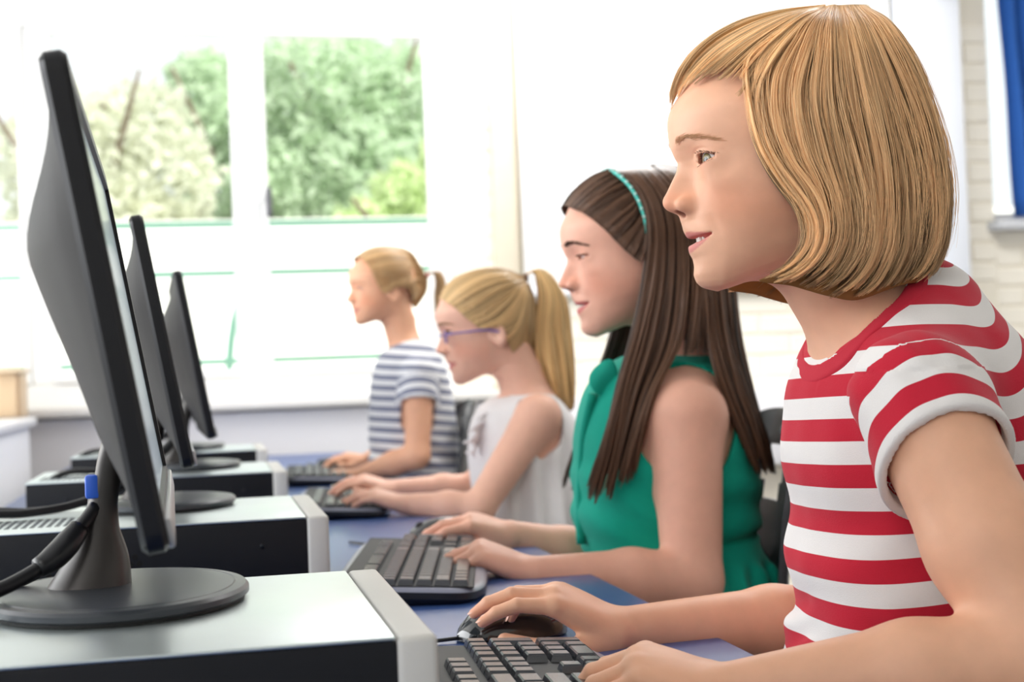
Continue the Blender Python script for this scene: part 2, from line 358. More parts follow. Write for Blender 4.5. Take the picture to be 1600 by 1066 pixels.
class HeadFrame:
    """f forward / s left / z up frame in the room"""
    def __init__(s,c,psi,pitch=0,scale=1,roll=0):
        s.c=np.array(c,float); s.k=scale*.001
        fw=np.array([-math.cos(psi),math.sin(psi),0]); lf=np.array([-math.sin(psi),-math.cos(psi),0]); up=np.array([0,0,1.])
        cp,sp_=math.cos(pitch),math.sin(pitch); fw,up=fw*cp-up*sp_,up*cp+fw*sp_      # pitch>0 looks down
        cr,sr=math.cos(roll),math.sin(roll); lf,up=lf*cr+up*sr,up*cr-lf*sr
        s.A=np.stack([fw,lf,up])           # rows: axes
    def w(s,q): return s.c+(np.asarray(q,float)@s.A)*s.k
    def l(s,P): return ((P-s.c.astype(f4))@s.A.T.astype(f4))/f4(s.k)
    def prim(s,H):
        return (lambda P: head_field(s.l(P),H)*f4(s.k)), s.w((32,0,0)).astype(f4), .125*s.k*1000
    def sag(s,px,py):
        """the pixel's ray meets the mid plane of the head: (f,z)"""
        r=ray(px,py); n=s.A[1]; t=((s.c-CAM)@n)/(r@n); q=(CAM+r*t-s.c)@s.A.T/s.k; return q[0],q[2]
# ---------------------------------------------------------------- hands
def hand(B,wr,kn,nrm,thumb_side,curl,scale=1.,spread=.16,thumb=None,wr_r=.019,lift=0,fin=None):
    """wrist, middle knuckle, back-of-hand normal; thumb_side = +1/-1 along cross(dir,nrm); curl per finger (mcp,pip,dip) in rad"""
    wr=np.array(wr,float); kn=np.array(kn,float); d=kn-wr; L=np.linalg.norm(d); d/=L
    nrm=np.array(nrm,float); nrm-=d*(nrm@d); nrm/=np.linalg.norm(nrm); t=np.cross(d,nrm)*thumb_side
    S=scale; base=[(.96,.0235),(1.0,.008),(.96,-.0075),(.87,-.0215)]           # along, towards the thumb
    segs=[(.036,.021,.016),(.040,.024,.017),(.037,.022,.017),(.029,.017,.015)]; R=[.0079,.0081,.0077,.0068]
    tips=[]
    for i,((u,v),sg,r) in enumerate(zip(base,segs,R)):
        k=wr+d*L*u+t*v*S-nrm*abs(v)*.12; r*=S
        c0=wr+d*.004+t*v*.55*S
        B.add(cone(c0,k,.0125*S,r*1.25),.010*S)
        a0=spread*(v*S/.022) ; dd=d*math.cos(a0)+t*math.sin(a0); nn=nrm
        p=k; ang=0; pts=[k]
        for j in range(3):
            ang+=curl[i][j]; v_=dd*math.cos(ang)-nn*math.sin(ang); p2=p+v_*sg[j]*S
            rj=r*(1-.10*j); B.add(cone(p,p2,rj*(1.06 if j==0 else 1.0),rj*(.9 if j<2 else .80)),.0045*S if j==0 else .002*S)
            p=p2; pts.append(p)
        tips.append((pts,dd,nn))
    B.add(ellip(wr+d*L*.55-nrm*.004*S,(L*.52,.030*S,.0125*S),np.stack([d,t,nrm])),.010*S)
    if thumb is None: thumb=[(.18,.020,-.006),(.50,.040,-.014),(.86,.046,-.018),(1.14,.036,-.022)]
    tp=[wr+d*L*a+t*b*S+nrm*c*S for a,b,c in thumb]
    for j,(ra,rb) in enumerate([(.0145,.0115),(.0105,.0092),(.0090,.0072)]):
        B.add(cone(tp[j],tp[j+1],ra*S,rb*S),.010*S if j==0 else .003*S)
    return tips,tp,(d,t,nrm)
def nails(tips,tp,fr,m,parent,S=1):
    d,t,nrm=fr
    for pts,dd,nn in tips:
        a,b=np.array(pts[-2]),np.array(pts[-1]); v=(b-a)/np.linalg.norm(b-a); side=t-v*(t@v); side/=np.linalg.norm(side); up=np.cross(side,v)
        if up@nrm<0 and abs(v@nrm)<.95: up=-up
        if (up@dd)<-.5: up=-up
        c=b+up*.0049*S+v*.0006*S; V=[];Fc=[]
        for i in range(7):
            for j in range(7):
                x=(i/6-.5)*2; y=(j/6-.5)*2; rr=max(abs(x),abs(y)); s_=rr/max(1e-6,math.hypot(x,y))*1.0 if rr>0 else 0
                x2,y2=x*math.sqrt(1-y*y/2),y*math.sqrt(1-x*x/2)
                V.append(c+v*x2*.0052*S+side*y2*.0042*S-up*(y2*y2*.0013+max(0,x2)*.0010)*S)
        for i in range(6):
            for j in range(6): Fc.append((i*7+j,i*7+j+1,i*7+j+8,i*7+j+7))
        mesh_obj('fingernail',V,Fc,m,parent)
# ---------------------------------------------------------------- eyes, teeth
def uvs(n=24,mr=16):
    V=[];F=[]
    for i in range(mr+1):
        th=math.pi*i/mr
        for j in range(n): ph=2*math.pi*j/n; V.append((math.cos(th),math.sin(th)*math.cos(ph),math.sin(th)*math.sin(ph)))
    for i in range(mr):
        for j in range(n): F.append((i*n+j,i*n+(j+1)%n,(i+1)*n+(j+1)%n,(i+1)*n+j))
    return np.array(V),F
def eye_mat(iris):
    m=bpy.data.materials.new('eye'); m.use_nodes=True; nt=m.node_tree; b=nt.nodes['Principled BSDF']
    a=nt.nodes.new('ShaderNodeAttribute'); a.attribute_name='axis'; cr=nt.nodes.new('ShaderNodeValToRGB')
    nt.links.new(a.outputs['Fac'],cr.inputs[0]); nt.links.new(cr.outputs[0],b.inputs['Base Color'])
    e=cr.color_ramp.elements; e[0].position=0; e[0].color=(*lin((218,208,204)),1); e[1].position=1; e[1].color=(.004,.004,.004,1)
    ir=lin(iris)
    for p,c in ((.868,lin((212,202,198))),(.885,tuple(x*.25 for x in ir)),(.91,ir),(.965,tuple(min(1,x*1.3) for x in ir)),(.972,(.004,.004,.004))):
        x=e.new(p); x.color=(*c,1)
    b.inputs['Roughness'].default_value=.12; b.inputs['Coat Weight'].default_value=.25; b.inputs['Coat Roughness'].default_value=.01
    return m
def eyes(HF,gaze,m,parent,sides=(1,-1)):
    U,F=uvs(48,40); g=np.array(gaze,float)
    for sd in sides:
        c=np.array([EYE[0],EYE[1]*sd,EYE[2]]); gd=g-c; gd/=np.linalg.norm(gd); x=gd; y=np.cross((0,0,1),x); y/=np.linalg.norm(y); z=np.cross(x,y)
        ax_=U[:,0]; r=EYE_R*(1+.035*np.clip((ax_-.885)/.115,0,1)**.8); V=c+(U@np.stack([x,y,z]))*r[:,None]
        o=mesh_obj('eyeball',HF.w(V),F,m,parent); at_=o.data.attributes.new('axis','FLOAT','POINT'); at_.data.foreach_set('value',ax_.astype(f4))
def teeth(HF,m,parent,H):
    # upper row, one tooth after another along the arch
    prev=None; widths=[8.2,6.6,7.2,6.5]
    for sd in (1,-1):
        x=0
        for wd in widths:
            a0,a1=x/23.,(x+wd)/23.; x+=wd+.25
            V=[];F=[]
            for i in range(6):
                for j in range(6):
                    ph=a0+(a1-a0)*(.03+.94*i/5); u=(i/5-.5)*2; v=j/5; 
                    r=1-.045*(u*u)-.02*abs(v-.5)
                    s=sd*22*math.sin(ph*.95); f=86+25.5*math.cos(ph*.95)*r-(1-v)*0.6
                    sm=H.get('smile',4)*(abs(s)/27)**2
                    z=-57+sm-(5.4-.8*u*u-.5*(wd<7))*(1-v)+2*v
                    V.append((f,s,z))
            for i in range(5):
                for j in range(5): F.append((i*6+j,(i+1)*6+j,(i+1)*6+j+1,i*6+j+1))
            mesh_obj('tooth',HF.w(V),F,m,parent)
# ---------------------------------------------------------------- hair
def strands(name,paths,rad,tone,m,parent,taper=.35):
    """paths (n,k,3) -> one curves object of n hairs"""
    n,k,_=paths.shape; hc=bpy.data.hair_curves.new(name); hc.add_curves([k]*n)
    hc.position_data.foreach_set('vector',paths.astype(f4).ravel())
    r=hc.attributes.get('radius') or hc.attributes.new('radius','FLOAT','POINT')
    t=np.linspace(0,1,k); prof=np.clip((1-t)/.18,taper,1)
    r.data.foreach_set('value',(np.asarray(rad).reshape(-1,1)*prof[None]*np.ones((n,1))).astype(f4).ravel())
    a=hc.attributes.new('tone','FLOAT','CURVE'); a.data.foreach_set('value',np.asarray(tone,f4)*np.ones(n,f4))
    hc.materials.append(m); o=bpy.data.objects.new(name,hc); col.objects.link(o)
    if parent: o.parent=parent
    return o
def guide_grid(guides,k):
    return np.stack([spline(g,k) for g in guides])      # (G,k,d)
def guide_at(GG,u):
    u=np.clip(u,0,len(GG)-1.0001); i=u.astype(int); f=(u-i)[:,None,None]
    im=np.maximum(i-1,0); ip=np.minimum(i+2,len(GG)-1); a,b,c,d=GG[im],GG[i],GG[i+1],GG[ip]
    return .5*((2*b)+(-a+c)*f+(2*a-5*b+4*c-d)*f**2+(-a+3*b-3*c+d)*f**3)
def sheet(name,G,m,parent,tone=.5,th=0):
    a,b,_=G.shape; V=G.reshape(-1,3); F=[(i*b+j,(i+1)*b+j,(i+1)*b+j+1,i*b+j+1) for i in range(a-1) for j in range(b-1)]
    o=mesh_obj(name,V,F,m,parent); at_=o.data.attributes.new('tone','FLOAT','POINT'); at_.data.foreach_set('value',[tone]*len(V)); return o
# ================================================================ the room
plaster=mat('white_paint',(246,244,240),.7,noise=.02,nscale=6,bump=.05,bscale=60)
brickm=mat('cream_painted_brick',(248,242,228),.75,noise=.05,nscale=9,bump=.3,bscale=120)
jointm=mat('brick_joint',(243,236,220),.9,noise=.05)
framem=mat('white_window_frame',(244,244,242),.4,noise=.01)
def struct(o): o['kind']='structure'; return o
WY=5.0
struct(box('floor',(-3.2,-2.5,-.05),(4.3,WY+.3,0),mat('grey_carpet',(120,118,120),.95,noise=.12,nscale=90,bump=.4,bscale=400)))
bm=bmesh.new()
for lo,hi in [((-3.2,WY,0),(.86,WY+.28,.90)),((-3.2,WY,2.42),(.86,WY+.28,2.75)),((.86,WY,0),(2.93,WY+.28,2.75)),((2.93,WY,0),(4.3,WY+.28,1.46)),((2.93,WY,2.45),(4.3,WY+.28,2.75)),((4.1,WY,1.46),(4.3,WY+.28,2.45))]: add_box(bm,lo,hi)
wall=struct(bm_obj('wall_far',bm,jointm))
struct(box('wall_right',(4.3,-2.5,0),(4.4,WY+.3,2.75),plaster))
struct(box('wall_back',(-3.2,-2.6,0),(4.4,-2.5,2.75),plaster))
struct(box('ceiling',(-3.2,-2.6,2.75),(4.4,WY+.3,2.85),plaster))
# painted bricks that can be told apart: below the board, on the pier and beside the blue curtain
me=None
def brick(x,z,lx=.215):
    global me
    if me is None:
        b=bmesh.new(); add_box(b,(-.1075,-.005,-.0325),(.1075,.004,.0325),.0035,1); me_=bpy.data.meshes.new('brick'); b.to_mesh(me_); b.free(); me_.materials.append(brickm); me=me_
    o=bpy.data.objects.new('brick',me); col.objects.link(o); o.parent=wall; o.location=(x+lx/2,WY-random.uniform(0,.0025),z); o.scale=(lx/.215,1,1)
def courses(x0,x1,z0,z1):
    k=0; z=z0+.0325
    while z<z1:
        x=x0-(.11 if k%2 else 0)
        while x<x1:
            a=max(x,x0); b=min(x+.215,x1)
            if b-a>.03: brick(a,z,b-a)
            x+=.225
        z+=.075; k+=1
courses(1.08,2.86,.92,1.24); courses(2.72,2.93,1.24,2.2); courses(2.93,3.3,.92,1.42); courses(.98,1.06,.92,2.35); 
# window with its frame and mullions
win=struct(empty('window_1',(0,WY,.92)))
bm=bmesh.new()
F0=WY+.02
for lo,hi in [((-3.2,F0,.90),(.86,F0+.07,.985)),((-3.2,F0,2.17),(.86,F0+.07,2.42)),((.80,F0-.004,.986),(.86,F0+.066,2.169)),((.130,F0-.004,.986),(.205,F0+.066,2.169)),((-.56,F0-.004,.986),(-.49,F0+.066,2.169)),((-1.3,F0-.004,.986),(-1.23,F0+.066,2.169)),((-2.1,F0-.004,.986),(-2.03,F0+.066,2.169))]: add_box(bm,lo,hi,.006,1)
fo=bm_obj('window_frame',bm,framem,win); 
for a,b in ((-.49,.130),(.205,.80),(-1.23,-.56),(-2.03,-1.3)):
    bm=bmesh.new()
    for lo,hi in [((a,F0-.012,.985),(b,F0+.03,1.01)),((a,F0-.012,2.145),(b,F0+.03,2.17)),((a,F0-.010,1.009),(a+.022,F0+.028,2.146)),((b-.022,F0-.010,1.009),(b,F0+.028,2.146))]: add_box(bm,lo,hi,.003,1)
    bm_obj('sash',bm,framem,win)
    box('pane',(a+.02,F0+.01,1.0),(b-.02,F0+.016,2.15),glass_mat('window_glass',(.97,.98,.97)),win)
bm=bmesh.new(); add_box(bm,(.218,F0-.050,1.52),(.238,F0-.035,1.62),.005,2); add_box(bm,(.221,F0-.04,1.59),(.235,F0-.012,1.61),.003,1)
bm_obj('window_handle',bm,mat('dark_handle',(100,100,104),.3),win)
for o in col.objects:
    if o.parent is win: o.matrix_parent_inverse=Matrix.Translation((0,-WY,-.92))
struct(box('trim_1',(-3.2,WY-.16,.875),(.98,WY+.03,.905),mat('sill_paint',(236,233,228),.35,noise=.01),bev=.006))
struct(box('trim_2',(-3.2,WY-.10,.60),(4.3,WY-.002,.868),mat('white_radiator_casing',(240,239,243),.45,noise=.01),bev=.006))
struct(box('baseboard_far',(-3.2,WY-.02,.0),(4.3,WY,.15),framem))
# pier: painted reveal and the edge of the board
struct(box('trim_3',(1.00,WY-.055,.87),(1.075,WY+.001,2.75),mat('beige_post',(222,211,190),.6,noise=.05,nscale=20),bev=.003))
wb=empty('whiteboard',(1.8,WY-.03,1.24),label='large blank white board mounted on the cream brick wall',cat='whiteboard')
o=box('board_surface',(1.10,WY-.035,1.25),(2.52,WY-.012,2.6),mat('white_board_enamel',(252,252,252),.5,noise=.005),wb,bev=.003)
box('board_rail',(1.08,WY-.045,1.225),(2.54,WY-.01,1.255),mat('pale_board_rail',(236,236,240),.4),wb,bev=.004)
for o in col.objects:
    if o.parent is wb: o.matrix_parent_inverse=Matrix.Translation((-1.8,-WY+.03,-1.24))
struct(box('trim_4',(2.54,WY-.16,.87),(2.74,WY,2.75),mat('pale_blue_column_paint',(234,238,246),.5,noise=.01),bev=.01))
tag(tube('cable',[(2.50,WY-.19,2.42),(2.56,WY-.19,2.31),(2.66,WY-.19,2.28),(2.76,WY-.18,2.30),(2.80,WY-.15,2.36)],.007,mat('grey_cable',(150,156,170),.5),n=8,smoothn=30),'thin grey cable looping high on the pale column','cable')
# right window: frame, blue curtain
w2=struct(empty('window_2',(3.2,WY,1.46)))
bm=bmesh.new()
for lo,hi in [((2.93,WY+.05,1.46),(2.96,WY+.1,2.45)),((2.93,WY+.05,1.46),(4.1,WY+.1,1.50)),((2.93,WY+.05,2.41),(4.1,WY+.1,2.45))]: add_box(bm,lo,hi,.004,1)
bm_obj('window_frame',bm,framem,w2); box('pane',(2.96,WY+.07,1.5),(4.1,WY+.075,2.41),glass_mat('window_glass_right',(.97,.98,.97)),w2)
box('window_sill',(2.90,WY-.10,1.425),(4.1,WY+.05,1.46),mat('grey_sill',(198,200,204),.5),w2,bev=.005)
for o in col.objects:
    if o.parent is w2: o.matrix_parent_inverse=Matrix.Translation((-3.2,-WY,-1.46))
V=[];Fc=[];n=90
for i in range(n+1):
    t=i/n; x=2.985+.62*t; y=WY-.06+.022*math.sin(t*62)
    for j in range(14): zz=1.475+(2.5-1.475)*j/13; V.append((x+.012*(1-j/13)*0-.035*(j/13),y+.006*math.sin(j*.7+t*20),zz))
for i in range(n):
    for j in range(13): Fc.append((i*14+j,(i+1)*14+j,(i+1)*14+j+1,i*14+j+1))
o=mesh_obj('curtain',V,Fc,mat('blue_curtain_cloth',(20,82,160),.8,noise=.08,nscale=30,sheen=.1)); md=o.modifiers.new('s','SOLIDIFY'); md.thickness=.003
tag(o,'royal blue curtain hanging at the window on the far wall','curtain')
# ---------------------------------------------------------------- outside
def ext(o,kind='structure'): o['kind']=kind; return o
ext(box('ground',(-30,WY+.32,-.4),(30,60,-.3),mat('pale_concrete_ground',(225,222,214),.9,noise=.05,nscale=2)))
ext(box('boundary_wall',(-14,12.0,-.3),(14,12.25,2.28),mat('white_render',(246,246,242),.8,noise=.02,nscale=3)))
gm=mat('green_paint',(150,208,188),.4,noise=.03)
rail=empty('railing',(0,6.3,-.3),label='pale green metal railing outside behind the window',cat='railing')
RP=[]
for z in (1.638,1.430,1.055): box('rail',(-3.5,6.28,z-.013),(3.5,6.32,z+.013),gm,rail,bev=.004)
for x in (-2.9,-1.45,1.45,2.9): box('post',(x-.02,6.325,-.3),(x+.02,6.365,1.66),gm,rail,bev=.004)
tube('post',[(.155,6.30,1.44),(.15,6.30,1.33),(.12,6.30,1.20),(.10,6.30,1.06),(.095,6.30,.9),(.095,6.30,-.3)],.018,gm,rail,smoothn=24)
for o in col.objects:
    if o.parent is rail: o.matrix_parent_inverse=Matrix.Translation((0,-6.3,.3))
barkm=mat('bark',(120,104,86),.9,noise=.2,nscale=8)
def tree(name,x,y,zs,crown,leafc,label,n,leaf=.10,seed=1,trunk=True):
    r=np.random.default_rng(seed); root=empty(name,(x,y,-.3),label=label,cat='tree' if 'tree' in name else 'bush',group='trees and bushes outside the window')
    V=[];Fc=[]
    tot=sum(c[3]**2 for c in crown)
    for cx,cy,cz,R in crown:
        k=int(n*R*R/tot); d=r.normal(size=(k,3)); d/=np.linalg.norm(d,axis=1)[:,None]; d*=(R*r.uniform(.55,1.03,k)**.6*(1+.16*np.sin(d[:,0]*9+cx*3)*np.sin(d[:,2]*8)))[:,None]; d[:,2]*=.9
        c=d+np.array([cx,cy,cz]); a=r.normal(size=(k,3)); a/=np.linalg.norm(a,axis=1)[:,None]; b=np.cross(a,r.normal(size=(k,3))); b/=np.linalg.norm(b,axis=1)[:,None]
        L=leaf*r.uniform(.6,1.3,k)[:,None]; i0=len(V); q=np.stack([c-a*L,c+b*L*.45+0*a,c+a*L,c-b*L*.45],1).reshape(-1,3); V.extend(q.tolist()); Fc.extend([(i0+4*i,i0+4*i+1,i0+4*i+2,i0+4*i+3) for i in range(k)])
    for p in V: p[0]-=x;p[1]-=y;p[2]+=.3
    m=mat('leaf',leafc,.55,noise=.22,nscale=1.1,spec=.3); nt=m.node_tree; b_=nt.nodes['Principled BSDF']
    tr=nt.nodes.new('ShaderNodeBsdfTranslucent'); mxs=nt.nodes.new('ShaderNodeMixShader'); mxs.inputs[0].default_value=.5; src=b_.inputs['Base Color'].links[0].from_socket
    nt.links.new(src,tr.inputs[0]); nt.links.new(b_.outputs[0],mxs.inputs[1]); nt.links.new(tr.outputs[0],mxs.inputs[2]); nt.links.new(mxs.outputs[0],nt.nodes['Material Output'].inputs[0])
    o=mesh_obj('foliage',V,Fc,m,root,smooth=False); o['kind']='stuff'
    if trunk:
        tube('trunk',[(0,0,0),(.1,0,1.2),(-.05,0,2.4),(.15,0,zs)],[.16,.13,.11,.05],barkm,root,smoothn=14)
        for q in range(5):
            a=q*1.3; tube('branch',[(0,0,zs*.45+.2*q),(.6*math.cos(a),.5*math.sin(a),zs*.6+.25*q),(1.2*math.cos(a),1.0*math.sin(a),zs*.75+.3*q)],[.06,.045,.02],barkm,root,n=6,smoothn=8)
G1=(236,240,220);G2=(214,230,204);G3=(220,236,186)  # leaf colours lifted towards white: glare and haze put into the colour
tree('tree',-1.1,15.5,4.2,[(-1.3,15.5,3.4,.75),(-.6,15.5,3.0,.8),(-1.0,15.3,2.4,.8),(-.3,15.4,2.2,.6),(-1.5,15.6,2.5,.6),(-.6,15.8,3.7,.55)],G1,'airy pale green tree outside, showing behind the nearest monitor',11000,seed=2,leaf=.075)
tree('tree',.6,18,5.4,[(.35,18,4.0,.6),(.5,18,3.2,.7),(.1,18.2,4.6,.5),(.9,18,2.5,.6),(.3,18,2.5,.5)],G2,'slender dark green tree outside, directly left of the window mullion',11000,seed=3,leaf=.08)
tree('tree',1.9,17,5.2,[(1.5,17,4.2,.9),(2.3,17,4.0,.9),(1.9,16.8,3.2,1.0),(1.2,17,3.2,.8),(2.8,17.2,3.4,.8),(1.2,17.3,2.4,.7)],G2,'dense green tree outside, filling the window pane right of the mullion',26000,seed=4,leaf=.08)
tree('bush',2.2,13.6,2.6,[(2.1,13.6,2.5,.55),(1.6,13.5,2.2,.45),(2.5,13.6,2.9,.5),(2.3,13.4,2.0,.6),(1.2,13.5,1.9,.4),(2.9,13.6,2.5,.5)],G3,'bright yellow green bush outside, low against the dense green tree',9000,seed=5,leaf=.08)
tree('tree',-3.4,16.5,4.4,[(-3.6,16.5,3.9,.9),(-3.2,16.4,2.9,.9),(-4.2,16.5,3.2,.9),(-3.5,16.5,2.2,.8)],G2,'green tree outside at the left edge of the window',12000,seed=6,leaf=.08)
# ================================================================ desk and computers
deskm=mat('blue_desk_laminate',(62,90,148),.30,noise=.05,nscale=30)
dk=empty('desk',(.0,2.7,0),label='long desk with a blue top running towards the window',cat='desk')
o=box('desk_top',(-.42,.35,.70),(.435,4.70,.73),deskm,dk,bev=.006)
for y in (.45,1.85,3.25,4.6):
    for x in (-.34,.36): box('leg',(x-.025,y-.025,0),(x+.025,y+.025,.70),mat('grey_leg',(110,112,118),.4,metal=.5),dk,bev=.004)
o=box('modesty_panel',(-.41,.40,.30),(-.395,4.65,.70),mat('grey_panel',(170,172,176),.6),dk)
for o in col.objects:
    if o.parent is dk: o.matrix_parent_inverse=Matrix.Translation((0,-2.7,0))
def copy_tree(o,parent=None):
    c=o.copy(); col.objects.link(c)
    if parent: c.parent=parent
    for ch in [q for q in list(o.children)]: copy_tree(ch,c)
    return c
lidm=mat('satin_lid',(212,222,222),.33,metal=.9,noise=.04,nscale=25,bump=.05,bscale=900,spec=.7)
blackm=mat('black_steel',(14,17,24),.5,noise=.1,nscale=60,spec=.3)
bezm=mat('light_grey_plastic',(212,210,204),.5,noise=.015,nscale=60,bump=.08,bscale=1500)
DZ=.73
# ---- computer case, lying flat (origin at its base)
def make_case():
    r=empty('computer_case',(0,0,0))
    box('case_body',(-.40,-.145,.004),(-.022,.145,.0925),blackm,r,bev=.003)
    box('lid',(-.401,-.1455,.0922),(-.024,.1455,.0945),lidm,r,bev=.0009)
    b=bmesh.new(); add_box(b,(-.023,-.147,.002),(0,.147,.0945),.004,3); bz=bm_obj('front_bezel',b,bezm,r,auto=40)
    box('drive_slot',(-.002,-.12,.052),(.0015,.03,.066),mat('slot_grey',(150,150,150),.4),bz,bev=.001)
    U,F=uvs(16,10); mesh_obj('power_button',U*np.array([.002,.007,.007])+np.array([.0,.10,.05]),F,mat('button_green',(120,150,120),.3),bz)
    hm_=mat('vent_hole',(4,4,5),.9); b=bmesh.new()
    for i in range(11):
        for j in range(7):
            x=-.285+i*.0085+(j%2)*.00425; z=.018+j*.0075
            g=bmesh.ops.create_cone(b,cap_ends=True,segments=6,radius1=.0032,radius2=.0032,depth=.0016)['verts']
            bmesh.ops.transform(b,matrix=Matrix.Translation((x,-.1452,z))@Matrix.Rotation(math.pi/2,4,'X')@Matrix.Rotation(math.pi/6,4,'Z'),verts=g)
    o=bm_obj('vent_grid',b,hm_,r); 
    b=bmesh.new()
    for i in range(16):
        for j in range(5): add_box(b,(-.385+i*.0085,-.10+j*.02,.0944),(-.380+i*.0085,-.087+j*.02,.0949))
    bm_obj('top_vent',b,mat('top_vent_dark',(60,66,74),.6),r)
    for x in (-.07,-.34):
        U,F=uvs(12,8); mesh_obj('screw',U*np.array([.0028,.0014,.0028])+np.array([x,-.1455,.066]),F,mat('dark_screw',(40,42,46),.3,metal=.8),r)
    for x in (-.37,-.05):
        for y in (-.12,.12): box('foot',(x-.012,y-.012,0),(x+.012,y+.012,.005),blackm,r)
    return r
# ---- monitor (origin under the middle of the base)
shell=mat('charcoal_shell',(31,29,28),.6,spec=.22,noise=.04,nscale=80,bump=.06,bscale=1200)
gloss=mat('black_gloss_plastic',(20,21,25),.38,noise=.05,spec=.3)
basem=mat('dark_grey_base',(52,56,62),.34,noise=.04,bump=.04,bscale=1500)
def screen_mat():
    m=mat('lit_screen',(30,34,40),.12,spec=.6); b=m.node_tree.nodes['Principled BSDF']; b.inputs['Emission Color'].default_value=(.75,.9,1,1); b.inputs['Emission Strength'].default_value=.25; return m
def make_monitor():
    r=empty('monitor',(0,0,0))
    # panel frame: u along y, v up the tilted panel, n out of the screen
    th=math.atan(.044/.258); O=np.array([.036,0,.058]); un=np.array([0,1.,0]); vn=np.array([-math.sin(th),0,math.cos(th)]); nn=np.array([math.cos(th),0,math.sin(th)])
    Wd,Ht=.48,.268; Mx=Matrix([[*un,0],[*vn,0],[*nn,0],[0,0,0,1]]).transposed(); Mx=Matrix.Translation(O)@Mx
    def pt(u,v,n): return O+un*u+vn*v+nn*n
    # frame ring with a chamfered outer edge
    def ring(hw,v0,v1,n,rad): 
        P=[]; 
        for cx,cy,a0 in ((hw-rad,v1-rad,0),(-hw+rad,v1-rad,90),(-hw+rad,v0+rad,180),(hw-rad,v0+rad,270)):
            for k in range(5): a=math.radians(a0+k*22.5); P.append(pt(cx+rad*math.cos(a),cy+rad*math.sin(a),n))
        return P
    prof=[(Wd/2-.003,.003,Ht-.003,-.0145,.010),(Wd/2,0,Ht,-.0115,.012),(Wd/2,0,Ht,-.003,.012),(Wd/2-.0025,.0025,Ht-.0025,0,.010),(Wd/2-.015,.020,Ht-.015,0,.003),(Wd/2-.0165,.0215,Ht-.0165,-.004,.002)]
    V=[];F=[]
    for p in prof: V+=ring(*p)
    for i in range(len(prof)-1):
        for k in range(20): F.append((i*20+k,i*20+(k+1)%20,(i+1)*20+(k+1)%20,(i+1)*20+k))
    fr=mesh_obj('screen_frame',V,F,gloss,r); fr.data.set_sharp_from_angle(angle=math.radians(30))
    V=ring(Wd/2-.016,.021,Ht-.016,-.003,.002); mesh_obj('screen',V,[tuple(range(20))],screen_mat(),r,smooth=False)
    b=bmesh.new(); add_box(b,(-Wd/2+.012,.001,-.002),(Wd/2-.012,.017,.003),.002,2,Mx); bm_obj('lower_trim',b,mat('silver_trim',(170,172,176),.3,metal=.6),r,auto=40)
    # bulging back shell
    V=[];F=[];nu,nv=40,34
    for i in range(nu+1):
        u=-1+2*i/nu
        for j in range(nv+1):
            v=j/nv; pv=float(sst(1.0,.64,np.array(v)))*float(sst(-.02,.26,np.array(v)))*(.42+.58*float(sst(.12,.80,np.array(v))))
            t=.0130+.041*max(0,1-abs(u)**3.2)**.8*pv
            V.append(pt(u*(Wd/2-.0035),.0035+v*(Ht-.007),-t))
    for i in range(nu):
        for j in range(nv): a=i*(nv+1)+j; F.append((a,a+1,a+nv+2,a+nv+1))
    mesh_obj('back_shell',V,F,shell,r)
    # neck: a flattened flared column up to the shell
    V=[];F=[];path=[(-.020,.02,.0105),(-.018,.02,.016),(-.014,.02,.030),(-.011,.018,.055),(-.006,.014,.080),(-.001,.010,.100),(.008,.004,.122)]; ra=[.028,.021,.013,.0095,.009,.010,.012]; rb=[.027,.021,.0145,.0115,.012,.015,.020]
    pa=spline(path,30); A=np.interp(np.linspace(0,6,30),range(7),ra); Bb=np.interp(np.linspace(0,6,30),range(7),rb)
    for i in range(30):
        for k in range(28): a=2*math.pi*k/28; ca,sa=math.cos(a),math.sin(a); V.append(pa[i]+np.array([A[i]*abs(ca)**.8*np.sign(ca),Bb[i]*abs(sa)**.9*np.sign(sa),0]))
    for i in range(29):
        for k in range(28): F.append((i*28+k,i*28+(k+1)%28,(i+1)*28+(k+1)%28,(i+1)*28+k))
    mesh_obj('neck',V,F,mat('neck_grey',(58,54,52),.38,metal=.15),r)
    # oval base: foot, rim, raised top disc
    def oval(prof,name,m,c=(0,0)):
        V=[];F=[];n=72
        for s,z in prof:
            for k in range(n): a=2*math.pi*k/n; V.append((c[0]+(.086+s)*math.cos(a),c[1]+(.106+s)*math.sin(a),z))
        for i in range(len(prof)-1):
            for k in range(n): F.append((i*n+k,i*n+(k+1)%n,(i+1)*n+(k+1)%n,(i+1)*n+k))
        F.append(tuple(range((len(prof)-1)*n,len(prof)*n))); F.append(tuple(range(n))[::-1])
        o=mesh_obj(name,V,F,m,r); o.data.set_sharp_from_angle(angle=math.radians(28)); return o
    oval([(-.006,0),(-.003,.0004),(-.003,.003),(-.006,.003)],'rubber_foot',mat('rubber_black',(14,14,16),.7))
    oval([(-.002,.0028),(0,.004),(0,.0075),(-.002,.0098),(-.008,.0106),(-.0085,.0100),(-.0095,.0100),(-.010,.0106),(-.02,.0112)],'base',basem)
    tube('video_cable',[(-.012,.010,.066),(-.020,.004,.056),(-.030,-.004,.044),(-.042,-.012,.033),(-.062,-.024,.022),(-.095,-.042,.012),(-.15,-.07,.007),(-.200,-.085,.007),(-.226,-.089,-.006),(-.232,-.090,-.05),(-.242,-.092,-.088)],.0048,mat('black_cable',(22,22,26),.4),r,smoothn=50)
    tube('ferrite',[(-.024,.001,.052),(-.028,-.003,.0465),(-.044,-.0135,.0315),(-.050,-.017,.0285)],[.0068,.0086,.0086,.0066],mat('black_ferrite',(26,27,31),.35),r,smoothn=14,n=14)
